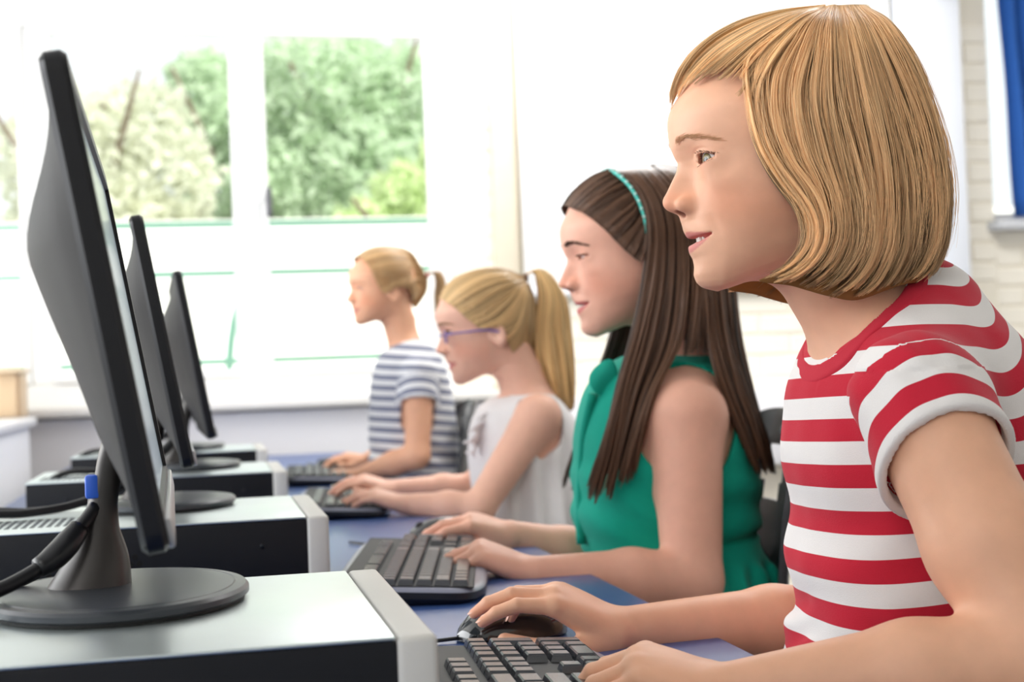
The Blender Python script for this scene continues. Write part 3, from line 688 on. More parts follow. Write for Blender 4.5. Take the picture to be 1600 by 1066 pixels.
    tube('power_cable',[(-.016,.040,.085),(-.018,.042,.06),(-.030,.042,.035),(-.052,.038,.020),(-.09,.02,.008),(-.15,-.01,.005),(-.200,-.012,.006),(-.226,-.012,-.006),(-.231,-.012,-.05),(-.240,-.012,-.088)],.0036,mat('black_power_cable',(18,18,20),.3),r,smoothn=50)
    box('video_plug',(-.020,.004,.070),(-.010,.016,.086),mat('blue_plug',(40,96,210),.4),r,bev=.002)
    return r
# ---- keyboard: a runs along it from Esc to the number pad, b from the space bar to the function row
keym=mat('dark_key',(38,43,54),.24,noise=.05,bump=.04,bscale=1800,spec=1.0)
def key_mesh(w_,d_):
    b=bmesh.new(); h=.0072; co=[]
    for z,ins in ((0,0),(h-.0012,.0018),(h,.0028)):
        for sx,sy in ((-1,-1),(1,-1),(1,1),(-1,1)): co.append(b.verts.new((sx*(w_/2-ins*(1 if z else .0)),sy*(d_/2-ins),z-(0.0005 if z==h else 0)*0)))
    for i in range(2):
        for k in range(4): b.faces.new((co[i*4+k],co[i*4+(k+1)%4],co[i*4+4+(k+1)%4],co[i*4+4+k]))
    b.faces.new(co[8:12]); m_=bpy.data.meshes.new('key'); b.to_mesh(m_); b.free(); m_.materials.append(keym); return m_
KM={}
def make_keyboard():
    r=empty('keyboard',(0,0,0)); U=.0190
    L,D=.455,.165; xk=lambda b_:D/2-.018-b_      # toward -x = up the keyboard
    # body: wedge with swept rounded ends
    V=[];F=[];n=64; levels=[(-.006,0.),(0,.004),(0,.011),(-.004,.0145),(-.010,.0155)]
    for ins,h in levels:
        for k in range(n):
            a=2*math.pi*k/n; e=.32; cx=math.copysign(abs(math.cos(a))**e,math.cos(a)); sy=math.copysign(abs(math.sin(a))**e,math.sin(a))
            x=cx*(D/2+ins); y=sy*(L/2+ins)*(1-.012*(1-cx)); x+= .006*(sy*sy)*0; rise=.5-.5*x/(D/2)
            V.append((x,y,h*(1+.0*rise)+(.009*rise if h>.001 else .004*rise)))
    for i in range(len(levels)-1):
        for k in range(n): F.append((i*n+k,i*n+(k+1)%n,(i+1)*n+(k+1)%n,(i+1)*n+k))
    F.append(tuple(range((len(levels)-1)*n,len(levels)*n))); F.append(tuple(range(n))[::-1])
    bo=mesh_obj('keyboard_body',V,F,mat('grey_keyboard_shell',(128,132,150),.3,noise=.03,spec=.7),r); bo.data.materials.append(mat('black_keyboard_base',(22,23,27),.35,coat=.2)); bo.data.set_sharp_from_angle(angle=math.radians(35))
    for p in bo.data.polygons:
        if p.index<n*2: p.material_index=1
    # sunken black well under the keys
    tilt=math.atan(.009/D)
    def put(y,b_,w_=1,d_=1):
        k_=(round(w_,2),round(d_,2))
        if k_ not in KM: KM[k_]=key_mesh(U*d_-.0012,U*w_-.0012)
        o=bpy.data.objects.new('key',KM[k_]); col.objects.link(o); o.parent=r; x=xk(b_*U+(d_-1)*U/2+U/2)
        o.location=(x,-L/2+.016+y*U+w_*U/2,.0155+.009*(.5-.5*x/(D/2))-.0002); o.rotation_euler=(0,tilt,0)
    rows=[(0,[1.25,1.25,1.25,6.25,1.25,1.25,1.25,1.25]),(1,[2.25]+[1]*10+[2.75]),(2,[1.75]+[1]*11+[2.25]),(3,[1.5]+[1]*12+[1.5]),(4,[1]*13+[2])]
    for b_,ws in rows:
        y=0
        for w_ in ws: put(y,b_,w_); y+=w_
    put(0,5.3)
    for g in range(3):
        for k in range(4): put(2+g*4.5+k,5.3)
    for k in range(3): put(15.25+k,5.3); put(15.25+k,4); put(15.25+k,3); put(15.25+k,0)
    put(16.25,1)
    for i in range(4): put(18.5+i,4)
    for b_ in (1,2,3):
        for i in range(3): put(18.5+i,b_)
    put(21.5,2,1,2); put(18.5,0,2); put(20.5,0); put(21.5,0,1,2)
    b=bmesh.new(); add_box(b,(-D/2+.008,-L/2+.011,.0150),(D/2-.014,L/2-.011,.0162),.001,1); o=bm_obj('key_well',b,mat('black_key_well',(12,12,14),.6),r); o.rotation_euler=(0,tilt,0); o.location=(0,0,.0045)
    return r
def make_mouse():
    r=empty('mouse',(0,0,0)); V=[];F=[];nu,nv=32,18
    for i in range(nu+1):
        t=i/nu; x=-.052+.104*t; w_=.0295*(max(0,1-abs(2*t-1)**3.2))**.5*(1-.12*math.sin(t*math.pi)); h=.034*max(0,1-abs((t-.60)/.62)**2.3)**.7
        if t<.5: h=max(h,0); 
        for j in range(nv+1):
            a=math.pi*j/nv; V.append((x,w_*math.cos(a)*(1.0-.10*math.sin(a)),.002+h*math.sin(a)**.72))
    for i in range(nu):
        for j in range(nv): a=i*(nv+1)+j; F.append((a,a+1,a+nv+2,a+nv+1))
    mesh_obj('mouse_shell',V,F,mat('glossy_black_mouse',(18,19,23),.12,coat=.8),r)
    tube('button_seam',[(-.050,0,.010),(-.040,0,.0235),(-.028,0,.0310),(-.012,0,.0362)],.0006,mat('seam_grey',(110,112,116),.4),r,n=6,smoothn=16)
    b=bmesh.new(); g=bmesh.ops.create_cone(b,cap_ends=True,segments=20,radius1=.0065,radius2=.0065,depth=.005)['verts']; bmesh.ops.transform(b,matrix=Matrix.Translation((-.030,0,.0250))@Matrix.Rotation(math.pi/2,4,'X'),verts=g); bm_obj('scroll_wheel',b,mat('grey_wheel',(90,92,96),.5),r,auto=40)
    tube('mouse_cable',[(-.050,0,.004),(-.075,.004,.003),(-.098,.02,.003),(-.120,.06,.003)],.0018,mat('mouse_cable_black',(24,24,28),.5),r,n=8,smoothn=20)
    return r
CX=.122; CY=[.957,1.70,2.50,3.27]; MY=[1.015,1.78,2.55,3.30]
nth=['nearest the camera','second from the camera','third from the camera','farthest away, next to the window']
c0=make_case(); m0=make_monitor(); k0=make_keyboard(); u0=make_mouse()
who=['girl in the red striped shirt','girl with the turquoise headband','girl with the purple glasses','youngest girl in the grey striped T-shirt']
mlab=['large black monitor with bulging back, nearest the camera','second black monitor in the row, half hidden by the nearest one','third black monitor in the row, a thin dark sliver','fourth monitor at the window end, hidden but for its oval base']
clab=['flat black computer case with light grey front, nearest the camera','second flat computer case in the row, with round vent holes in its side','third flat computer case in the row, with a light grey front','smallest looking flat computer case, beside the window']
KP=[(.212,.935,-3),(.238,1.72,-11),(.240,2.68,-6),(.252,3.47,-4)]; MP=[(.262,1.292,8),(.318,2.05,5),(.300,2.94,4),(.31,3.78,4)]
for i in range(4):
    for src,lab,cat_,loc,rz,grp in ((c0,clab[i],'computer',(CX,CY[i],DZ),0,'desktop computer cases lying in a row'),(m0,mlab[i],'monitor',((-.062,-.056,-.032,-.05)[i],MY[i],DZ+.0945),[1.3,1.5,2.2,2][i],'monitors standing on the computer cases'),
        (k0,'dark keyboard in front of the '+who[i],'keyboard',(KP[i][0],KP[i][1],DZ),KP[i][2],'keyboards on the blue desk'),(u0,'glossy black mouse under the hand of the '+who[i],'mouse',(MP[i][0],MP[i][1],DZ),MP[i][2],'mice on the blue desk')):
        o=src if i==0 else copy_tree(src)
        o.location=loc; o.rotation_euler=(0,0,math.radians(rz)); tag(o,lab,cat_,grp)
# ---- chairs: moulded shells with a hand hole, on steel legs
chm=mat('black_moulded_plastic',(30,32,38),.38,noise=.05,bump=.1,bscale=1500); stl=mat('chair_steel',(120,122,126),.3,metal=.9)
def make_chair():
    r=empty('chair',(0,0,0)); V=[];F=[];nu,nv=26,34; idx={}
    # local: sitter faces -x; back at x=+.20; profile runs seat front -> seat rear -> up the back
    prof=spline([(-.21,.445),(-.19,.462),(-.10,.455),(.05,.445),(.15,.452),(.19,.50),(.205,.60),(.215,.70),(.228,.80),(.245,.88),(.252,.905)],nv+1)
    for i in range(nu+1):
        u=-1+2*i/nu
        for j in range(nv+1):
            x,z=prof[j]; t=j/nv; hw=.205-.02*t-(.09*max(0,(t-.88)/.12)**2); lift=.02*u*u*(t<.5)*(1-2*t)+0; x2=x-.045*u*u*float(sst(.45,.7,np.array(t)))
            V.append((x2,u*hw,z+.015*u*u*(1-float(sst(.45,.6,np.array(t))))-.03*u**4*max(0,(t-.85)/.15)))
    for i in range(nu):
        for j in range(nv):
            if 29<=j<=31 and 9<=i<=16 and not ((j in (29,31)) and i in (9,16)): continue
            a=i*(nv+1)+j; F.append((a,a+1,a+nv+2,a+nv+1))
    o=mesh_obj('shell_seat',V,F,chm,r); md=o.modifiers.new('t','SOLIDIFY'); md.thickness=.011; md.offset=0; b=o.modifiers.new('b','BEVEL'); b.width=.003; b.segments=2; b.limit_method='ANGLE'
    for sy in (-1,1):
        for x0,x1 in ((-.13,-.20),(.12,.19)): tube('leg',[(x0,sy*.12,.44),(x0*1.1,sy*.16,.40),(x1,sy*.20,.008)],.011,stl,r,smoothn=14)
    return r
ch0=make_chair(); CHP=[(.505,1.10),(.512,1.86),(.50,2.60),(.375,3.44)]
for i,(x,y) in enumerate(CHP):
    o=ch0 if i==0 else copy_tree(ch0); o.location=(x,y,0); o.rotation_euler=(0,0,math.radians([0,-3,0,0][i]))
    tag(o,'black moulded plastic chair the '+who[i]+' sits on','chair','moulded chairs at the computers')
# ---- left side, by the window
cb=empty('cabinet',(-.9,3.9,0),label='low white cabinet standing left of the computers by the window',cat='cabinet')
box('cabinet_body',(-1.9,3.0,0),(-.52,4.55,.86),mat('white_melamine',(240,240,244),.5,noise=.01),cb,bev=.004); box('cabinet_top',(-1.92,2.98,.86),(-.50,4.58,.885),mat('white_top',(246,246,248),.3),cb,bev=.006)
for x in (-1.88,-1.2): box('cabinet_door',(x,2.985,.05),(x+.66,2.999,.84),mat('white_door_melamine',(236,236,240),.5),cb,bev=.003)
for o in col.objects:
    if o.parent is cb: o.matrix_parent_inverse=Matrix.Translation((.9,-3.9,0))
wbx=empty('wooden_box',(-1.2,4.70,.885)); tag(wbx,'pale wooden storage box standing at the window left of the monitors','box')
wm=mat('pale_birch',(224,196,160),.5,noise=.06,nscale=14)
for i,(a,b_) in enumerate(((-1.9,-1.48),(-1.47,-1.05),(-1.04,-.56))): box('panel',(a,4.60,.887),(b_,4.62,1.02),wm,wbx,bev=.002)
box('box_top',(-1.92,4.58,1.02),(-.54,4.80,1.035),mat('pale_birch_top',(232,210,178),.4,noise=.05,nscale=14),wbx,bev=.003); box('box_body',(-1.91,4.621,.887),(-.55,4.79,1.02),wm,wbx)
for o in col.objects:
    if o.parent is wbx: o.matrix_parent_inverse=Matrix.Translation((1.2,-4.70,-.885))
ms=[o for o in col.objects if o.name.startswith('cabinet')]
# stacked grey equipment on the window side at the right edge of the view
eq=empty('office_chair',(3.35,4.35,0),label='grey office chair by the brick wall under the blue curtain',cat='chair')
grm=mat('grey_upholstery',(150,154,162),.8,noise=.05)
def rb(name,lo,hi,m,p,b): return box(name,lo,hi,m,p,bev=b,seg=4)
rb('backrest',(3.12,4.10,.80),(3.55,4.18,1.17),grm,eq,.03); rb('seat',(3.08,3.72,.44),(3.58,4.16,.52),grm,eq,.03)
tube('back_post',[(3.34,4.19,.88),(3.34,4.22,.60),(3.34,4.0,.42)],.018,gloss,eq,smoothn=16); tube('gas_lift',[(3.34,3.95,.44),(3.34,3.95,.10)],.025,gloss,eq)
for k in range(5):
    a=k*1.2566; tube('foot',[(3.34,3.95,.11),(3.34+.27*math.cos(a),3.95+.27*math.sin(a),.05)],.018,gloss,eq)
    U,F=uvs(12,10); mesh_obj('caster',U*.028+np.array([3.34+.27*math.cos(a),3.95+.27*math.sin(a),.029]),F,gloss,eq)
for o in col.objects:
    if o.parent is eq: o.matrix_parent_inverse=Matrix.Translation((-3.35,-4.35,0))
# ================================================================ the four girls
NAILM=mat('fingernail',(238,190,170),.25)
TOOTHM=mat('tooth',(244,238,226),.18,coat=.5)
LASHM=hair_mat('lash',(70,42,28),.5,.2)
def px3(HF,px,py,s):
    r=ray(px,py); n=HF.A[1]; c=HF.c+n*s*HF.k; t=((c-CAM)@n)/(r@n); return (CAM+r*t-HF.c)@HF.A.T/HF.k
def env_pt(HF,px,py,S,lam=1.):
    s=30.
    for _ in range(12):
        q=px3(HF,px,py,s); s=.5*s+.5*S(q[0],q[2])*lam
    return np.array([q[0],s,q[2]])
def px3_s(HF,px,py,s): q=px3(HF,px,py,s); return np.array([q[0],s,q[2]])
def dome_env(grow=7,wide=1.):
    def S(f,z):
        if z<32: v=1-((f-31)/(95.5+grow))**2; b=1-.0*(32-z)
        else: v=1-((f-31)/(95.5+grow))**2-((z-32)/(81+grow))**2
        if z<20 and f<31: v-=((20-z)/105)**2
        return (70.5*wide+grow)*math.sqrt(max(v,0))
    return S
def groom(name,HF,GG,n,m,parent,rad=.0003,lam=(.9,1.02),clumps=60,conv=.55,mirror=True,jit=1.2,wav=1.0,urange=None,tones=(.15,.85),seed=1,tip=0.06,k=None,umul=None,fly=0,lock=.035,dip=None,light=None):
    """GG: guides (G,k,3) in head space; hairs are blended between neighbouring guides, gathered in locks"""
    r=np.random.default_rng(seed); G=len(GG); kk=GG.shape[1]; t=np.linspace(0,1,kk)[None,:]
    for side in ((1,-1) if mirror else (1,)):
        lo,hi=urange or (0,G-1); uc=np.sort(r.uniform(lo,hi,clumps)); u=r.uniform(lo,hi,n)
        if umul: u=umul(u)
        ci=np.abs(u[:,None]-uc[None]+r.normal(0,.02,(n,1))).argmin(1)
        ut=u[:,None]+(uc[ci]-u)[:,None]*conv*t**1.3
        # evaluate blended guides point by point
        base=np.zeros((n,kk,3))
        for j in range(kk): base[:,j]=guide_at(GG[:,j:j+1],ut[:,j])[:,0]
        ln=1-tip*r.uniform(0,1,(n,1))-tip*r.uniform(0,1,clumps)[ci][:,None]; idx=t*(kk-1)*ln; i0=np.clip(idx.astype(int),0,kk-2); fr=(idx-i0)[...,None]
        P=np.take_along_axis(base,i0[...,None].repeat(3,2),1)*(1-fr)+np.take_along_axis(base,(i0+1)[...,None].repeat(3,2),1)*fr
        L=r.uniform(*lam,n); depth=(L-lam[0])/(lam[1]-lam[0]); cl=r.uniform(-.5,.5,clumps)
        L=L+lock*cl[ci]; cs=P[...,1].copy(); LL=L[:,None]-(dip[1]*np.exp(-((ut-dip[0])/dip[2])**2)*sst(.35,.6,t) if dip else 0); P[...,1]=cs*(1+(LL-1)*np.clip(t*6,.55,1))
        ph=r.uniform(0,6.28,(clumps,2)); cph=ph[ci]
        P[...,0]+=wav*np.sin(cph[:,:1]+t*5)*t*1.2+r.normal(0,jit,(n,1))*np.sqrt(t)*.6; P[...,1]+=wav*np.sin(cph[:,1:]+t*6)*t*1.4+r.normal(0,jit,(n,1))*t*.7
        P[...,2]+=r.normal(0,jit*.5,(n,1))*t
        if fly:
            fl=r.random(n)<fly; P[fl]+=np.stack([r.normal(0,3,fl.sum())[:,None]*t,r.normal(0,3,fl.sum())[:,None]*t+0*t,np.abs(r.normal(0,2.5,fl.sum()))[:,None]*np.sin(t*3.1)],-1)
        P[...,1]*=side
        tone=np.clip(.52+.85*(cl[ci])+r.normal(0,.17,n)-.3*(1-depth)+(light[1]*np.exp(-((u-light[0])/light[2])**2) if light else 0),0,1); tone=tones[0]+tone*(tones[1]-tones[0])  # deeper hairs toned darker: shade between locks put into the colour
        W=HF.w(P.reshape(-1,3)).reshape(n,kk,3)
        strands(name,W,np.full(n,rad),tone,m,parent)
def gsheet(name,HF,GG,m,parent,lam,tone,mirror=True,rep=5,t0=0,t1=1,th=None,shrink=.975):
    u=np.linspace(0,len(GG)-1,(len(GG)-1)*rep+1); S=guide_at(GG,u); S=S[:,int(t0*S.shape[1]):max(2,int(round(t1*S.shape[1])))]
    for side in ((1,-1) if mirror else (1,)):
        Q=S.copy(); Q[...,1]*=lam*side; Q[...,0]=15+(Q[...,0]-15)*shrink; Q[...,2]=np.where(Q[...,2]>10,10+(Q[...,2]-10)*shrink,Q[...,2]); o=sheet(name,HF.w(Q.reshape(-1,3)).reshape(Q.shape),m,parent,tone)
        md=o.modifiers.new('thickness','SOLIDIFY'); md.thickness=.002; md.offset=0
def brows(HF,m,parent,n=260,r_=.00012,z0=19,sides=(1,-1),dens=1):
    r=np.random.default_rng(3)
    for sd in sides:
        x=r.uniform(0,1,n); a=12+35*x; zz=z0-1.5+4.6*np.sin(x*2.35+.3)-2.2*x*x*1.5+r.normal(0,1.25*(1-.55*x)+.1,n)
        P=np.zeros((n,5,3)); L=r.uniform(4,7,n)
        for j in range(5):
            t=j/4; aa=a+t*L*.9; P[:,j,1]=aa*sd; P[:,j,2]=zz+t*L*(.55*(1-x)-.25*x)
            P[:,j,0]=0
        q=P.reshape(-1,3).copy(); q[:,0]=surf_f(q); P=q.reshape(P.shape); P[...,0]+=.15+.7*np.sin(np.linspace(0,3.14,5))[None]
        strands('eyebrow',HF.w(P.reshape(-1,3)).reshape(n,5,3),np.full(n,r_),r.uniform(.3,.8,n),m,parent)
CURH={}
def surf_f(q):
    """front surface of the face at (s,z), by bisection"""
    lo=np.full(len(q),60.); hi=np.full(len(q),140.)
    for _ in range(14):
        mid=(lo+hi)/2; p=np.c_[mid,q[:,1],q[:,2]].astype(f4); v=head_field(p,CURH); ins=v<0; lo=np.where(ins,mid,lo); hi=np.where(ins,hi,mid)
    return (lo+hi)/2
def lashes(HF,H,m,parent,n=70,r_=.00013,sides=(1,-1),length=7.5):
    r=np.random.default_rng(5); op=H.get('open',1.)
    for sd in sides:
        for up in (1,0):
            k=n if up else n//2; ds=r.uniform(-12.5,13,k); env=np.clip(1-((ds-1.4)/12.9)**2,0,1)
            dz=(5.2*op*env**.8-.3 if up else -3.4*max(op,.6)*env-.2)+ds*.06
            rr=13.2; x=np.sqrt(np.maximum(rr*rr-ds**2-dz**2,4)); b=np.stack([x,ds*1.0,dz],1)
            o=b/np.linalg.norm(b,axis=1)[:,None]; L=(length if up else 3.5)*r.uniform(.7,1.05,k)[:,None]
            P=[]
            for t in np.linspace(0,1,6):
                out=o*np.array([1.15,1.,.6])*t+np.array([0,0,1.])*((.45*t*t-.30*t) if up else -.5*t)
                P.append(b+out*L+np.array([0,.12,0])*ds[:,None]*t*.3*L/7)
            P=np.stack(P,1)+np.array([EYE[0],EYE[1],EYE[2]]); P[...,1]*=sd
            strands('eyelash',HF.w(P.reshape(-1,3)).reshape(k,6,3),np.full(k,r_),np.full(k,.3),m,parent,taper=.15)
def legs(B,hipx,y0,z0=.50,kneex=.18,half=.085,r=.062):
    for sy in (-1,1):
        y=y0+sy*half; B.add(cone((hipx,y,z0+.02),(hipx-.36,y+sy*.02,z0+.03),r*1.12,r*.78),.03)
        B.add(cone((hipx-.36,y+sy*.02,z0+.03),(hipx-.33,y+sy*.02,.10),r*.74,r*.48),.02)
def halfspace(p,n):
    p=np.array(p,f4); n=np.array(n,f4); n/=np.linalg.norm(n); return lambda P:(P-p)@n
def axis_dist(a,b):
    a=np.array(a,f4); v=np.array(b,f4)-a; v/=np.linalg.norm(v)
    return lambda P: np.linalg.norm((P-a)-((P-a)@v)[:,None]*v,axis=1)
def simple_color(c): return lambda P: np.repeat(np.array(lin(c),f4)[None],len(P),0)

def put_attr(o,name,v):
    a=o.data.attributes.new(name,'FLOAT','POINT'); a.data.foreach_set('value',np.asarray(v,f4))
def stripe_mat(name,c1,c2,gain=14,rough=.85):
    """woven stripes: the cloth carries its own stripe coordinate"""
    m=mat(name,c2,rough,sheen=.15,spec=.2,bump=.3,bscale=1300); nt=m.node_tree; b=nt.nodes['Principled BSDF']
    a=nt.nodes.new('ShaderNodeAttribute'); a.attribute_name='stripe'
    def M(op,x,y=None,z=None):
        n=nt.nodes.new('ShaderNodeMath'); n.operation=op
        for i,v in enumerate((x,y,z)):
            if v is None: continue
            if isinstance(v,(int,float)): n.inputs[i].default_value=v
            else: nt.links.new(v,n.inputs[i])
        return n.outputs[0]
    k=M('MULTIPLY_ADD',M('SINE',M('MULTIPLY',a.outputs['Fac'],2*math.pi)),gain,.5); k.node.use_clamp=True
    mx=nt.nodes.new('ShaderNodeMix'); mx.data_type='RGBA'; nt.links.new(k,mx.inputs['Factor']); mx.inputs['A'].default_value=(*lin(c2),1); mx.inputs['B'].default_value=(*lin(c1),1)
    nt.links.new(mx.outputs['Result'],b.inputs['Base Color']); return m

# ---------------------------------------------------------------- girl in the red and white striped shirt
def girl_one():
    root=empty('person',(.57,1.10,.0),label='girl with short blond bob and red and white striped shirt, typing and smiling',cat='person',group='girls seated in a row at the computers')
    global CURH
    H=dict(smile=3.2,open=.98,mouth=.95,lip=lin((206,118,112))); CURH=H
    SK=np.array(lin((234,180,148))); HF=HeadFrame((.5,1.1,1.13),math.radians(8),0,1)
    B=Body(); B.add(HF.prim(H),.02)
    B.add(cone(HF.w((20,0,-62)),HF.w((-30,0,-150)),.040,.042),.028)
    tz=[1.05,1.01,.98,.95,.90,.85,.80,.74,.66,.50]
    fx=[.545,.505,.489,.476,.468,.468,.468,.462,.456,.455]; bx=[.600,.618,.638,.655,.675,.688,.692,.694,.694,.69]
    hb=[.030,.062,.092,.105,.108,.104,.100,.105,.122,.130]
    fx=np.array(fx);bx=np.array(bx); tor=lambda g:loft(tz,(fx+bx)/2,[1.10]*10,(bx-fx)/2+g,np.array(hb)+g)
    B.add(tor(-.004),.03)
    Sn=at(1447,655,.968); En=at(1628,1030,.875); Wn=at(1130,1083,.93)
    Sf=np.array([.575,1.225,.935]); Ef=at(1325,968,1.275); Wf=at(968,984,1.22)
    neckb=HF.w((-30,0,-145))
    B.add(cone(neckb+np.array([.02,-.03,-.015]),Sn+np.array([.01,.01,.008]),.030,.037),.03); B.add(cone(neckb+np.array([.02,.03,-.015]),Sf,.030,.037),.03)
    B.add(cone(Sn,Sn*.45+En*.55,.0415,.0405),.02); B.add(cone(Sn*.45+En*.55,En,.0405,.0345),.015)
    B.add(cone(Sf,Ef,.040,.033),.02)
    B.add(cone(En,En*.6+Wn*.4,.0345,.0335),.012); B.add(cone(En*.6+Wn*.4,Wn,.0335,.0195),.012)
    B.add(cone(Ef,Ef*.65+Wf*.35,.034,.0325),.012); B.add(cone(Ef*.65+Wf*.35,Wf,.0325,.0190),.012)
    S=.90
    # right hand, over the mouse: thumb towards the camera
    hr=hand(B,Wf,at(866,927,1.225),(-.10,-.22,1),+1 if np.cross(at(866,927,1.225)-Wf,(0,0,1))[1]<0 else -1,
        [(.46,.42,.26),(.46,.44,.30),(.56,.48,.36),(.68,.55,.4)],S,spread=.10,thumb=[(.10,.016,-.010),(.46,.036,-.026),(.90,.042,-.040),(1.32,.036,-.052)])
    hl=hand(B,Wn,at(995,1034,.955),(-.25,-.10,1),+1 if np.cross(at(995,1034,.955)-Wn,(0,0,1))[1]>0 else -1,
        [(.70,.50,.3),(.68,.55,.35),(.72,.55,.35),(.66,.5,.3)],S,spread=.16)
    legs(B,.60,1.10)
    V,Q=extract(B,(.10,.78,.05),(.80,1.36,1.26),.0016,zs=([0,.6,.70,.72,.82,.86,1.0,1.02],[.008,.006,.004,.0013,.0013,.0026,.0026,.00125]))
    C=head_color(HF.l(V.astype(f4)),H,SK)
    # pinker fingertips and elbows
    for pts,_,_ in hr[0]+hl[0]:
        d=np.linalg.norm(V-pts[-1],axis=1); k=np.exp(-(d/.012)**2)[:,None]*.45; C=C*(1-k)+SK*np.array([1.0,.72,.66])*k
    skinm=attr_mat('fair_skin',rough=.48,sss=.12,bump=.10,spec=.35,noise=.035)
    fast_mesh('body',V,Q,skinm,root,C); print('girl1',len(V))
    em=eye_mat((116,104,66)); eyes(HF,(700,330,-110),em,root); teeth(HF,TOOTHM,root,H)
    nails(hr[0],hr[1],hr[2],NAILM,root,S*.95); nails(hl[0],hl[1],hl[2],NAILM,root,S*.95)
    brows(HF,hair_mat('brow',(196,150,112),.5,.3),root,n=210,r_=.00008,z0=15.5); lashes(HF,H,LASHM,root,n=95,r_=.00007,length=5.5)
    # ---- shirt
    G=Body(); G.add(tor(.004),.02)
    G.add(cone(neckb+np.array([.025,-.035,-.012]),Sn+np.array([.012,.012,.010]),.036,.043),.03); G.add(cone(neckb+np.array([.025,.035,-.012]),Sf,.036,.043),.03)
    an=(En-Sn)/np.linalg.norm(En-Sn); af=(Ef-Sf)/np.linalg.norm(Ef-Sf)
    hemn=an*.80+np.array([-.10,-.62,-.10]); hemn/=np.linalg.norm(hemn); hemf=af*.8+np.array([-.1,.62,-.1]); hemf/=np.linalg.norm(hemf)
    hp=Sn+an*.018+np.array([0,-.022,0]); hpf=Sf+af*.018+np.array([0,.022,0])
    sl=cone(Sn-an*.02,Sn+an*.085,.0465,.0570); slf=cone(Sf-af*.02,Sf+af*.085,.0455,.056)
    hs1=halfspace(hp,hemn); hs2=halfspace(hpf,hemf)
    G.add((lambda P:smax(sl[0](P),hs1(P),.003),sl[1],sl[2]),.012); G.add((lambda P:smax(slf[0](P),hs2(P),.003),slf[1],slf[2]),.012)
    # the sleeve stands off the arm: hollow below the hem
    inn=cone(Sn,Sn+an*.1,.0425,.0485); innf=cone(Sf,Sf+af*.1,.0415,.0475)
    G.add((lambda P:np.maximum(inn[0](P),-(hs1(P)+.012)),inn[1],inn[2]),0,'s'); G.add((lambda P:np.maximum(innf[0](P),-(hs2(P)+.012)),innf[1],innf[2]),0,'s')
    np0=np.array([.476,1.1,.968]); npl=halfspace(np0,(-.66,0,.75)); nax=axis_dist(HF.w((20,0,-62)),HF.w((-48,0,-175)))
    ncut=lambda P: np.maximum(-npl(P),nax(P)-(.058+.0*P[:,0]))
    G.add((ncut,neckb.astype(f4),.12),0,'s')
    def fold(P):
        x,y,z=P[:,0],P[:,1],P[:,2]
        v=.0050*np.sin((z+.30*x-.10*y)*95+1.6*np.sin(x*22+z*14))*np.exp(-((z-.80)/.075)**2)*sst(.70,.50,x)
        v+=.0022*np.sin((x*.8+z)*170+2*np.sin(y*40))*np.exp(-((z-.745)/.035)**2)
        v+=.0010*np.sin((x*1.0+z*.35)*200+y*30)*np.exp(-(((x-.50)/.03)**2+((z-.965)/.035)**2))*(y<1.08)
        v+=.0012*snoise(P,11,34)+.0005*snoise(P,12,110)
        d=np.linalg.norm(P-Sn.astype(f4),axis=1); v+=.0018*np.sin((x*.9+z*.5-y*.3)*190)*np.exp(-((d-.05)/.02)**2)*(z<.96)
        v=v*(1-.85*np.exp(-(hs1(P)/.03)**2))
        return v.astype(f4)
    GF=lambda P: G(P)+fold(P)
    V,Q=extract(GF,(.40,.88,.50),(.76,1.34,1.08),.0021,zs=([.5,.70,.72],[.006,.004,.0021]))
    P=V.astype(f4); per=.0345
    x,y,z=V.T; back=sst(.56,.64,x)*sst(.86,.95,z); ang=.72*back
    wob=.0035*snoise(P,21,16)+.0035*np.sin(x*40+z*10)*np.exp(-((z-.80)/.1)**2)
    t=(z-.905)*np.cos(ang)-(x-.60)*np.sin(ang)+wob
    dsn=sl[0](P); h1=hs1(P); onsl=(np.abs(dsn)<.008)&(h1>-.058)&(h1<.006)&(y<Sn[1]+.026)
    st=np.where(onsl,(-h1-.0085)/.034,t/per); 
    o=fast_mesh('striped_shirt',V,Q,stripe_mat('red_striped_jersey',(200,34,56),(240,236,233)),root); put_attr(o,'stripe',st)
    rib=lambda P: smax(smax(np.abs(G(P)+.0004)-.0021,np.abs(nax(P)-.0605)-.0058,.0015),-.026-npl(P),.002)
    V,Q=extract(rib,(.44,1.02,.93),(.66,1.19,1.10),.0014,fac=2.5)
    fast_mesh('neck_rib',V,Q,mat('red_neck_rib',(196,34,56),.85,bump=.3,bscale=1300),root)
    # trousers
    L=Body(); legs(L,.60,1.10,r=.068); L.add(ellip((.60,1.10,.52),(.10,.145,.09)),.03)
    V,Q=extract(L,(.10,.85,.06),(.74,1.34,.64),.008); fast_mesh('jeans',V,Q,mat('denim',(52,66,96),.85),root)
    # ---- hair: a chin length bob
    zt=[-130,-104,-86,-54,-18,24,43,56,79,90,101,112.5,118,124,128.5,130]
    ff=[126,126,127,128,129,131,130,127,117,112,100,82,63,40,6,-10]; bb=[-84,-91,-96,-101,-103,-99.5,-97,-94,-87,-80,-74,-64,-57,-47,-32,-20]; ww=[66,71,74,77,79,80,79.5,79,75,70,62,50,43,30,12,2]
    def S(f,z):
        if z<32: v=1-((f-31)/(95.5+grow))**2; b=1-.0*(32-z)
        else: v=1-((f-31)/(95.5+grow))**2-((z-32)/(81+grow))**2
        if z<20 and f<31: v-=((20-z)/105)**2
        return (70.5*wide+grow)*math.sqrt(max(v,0))
    return S
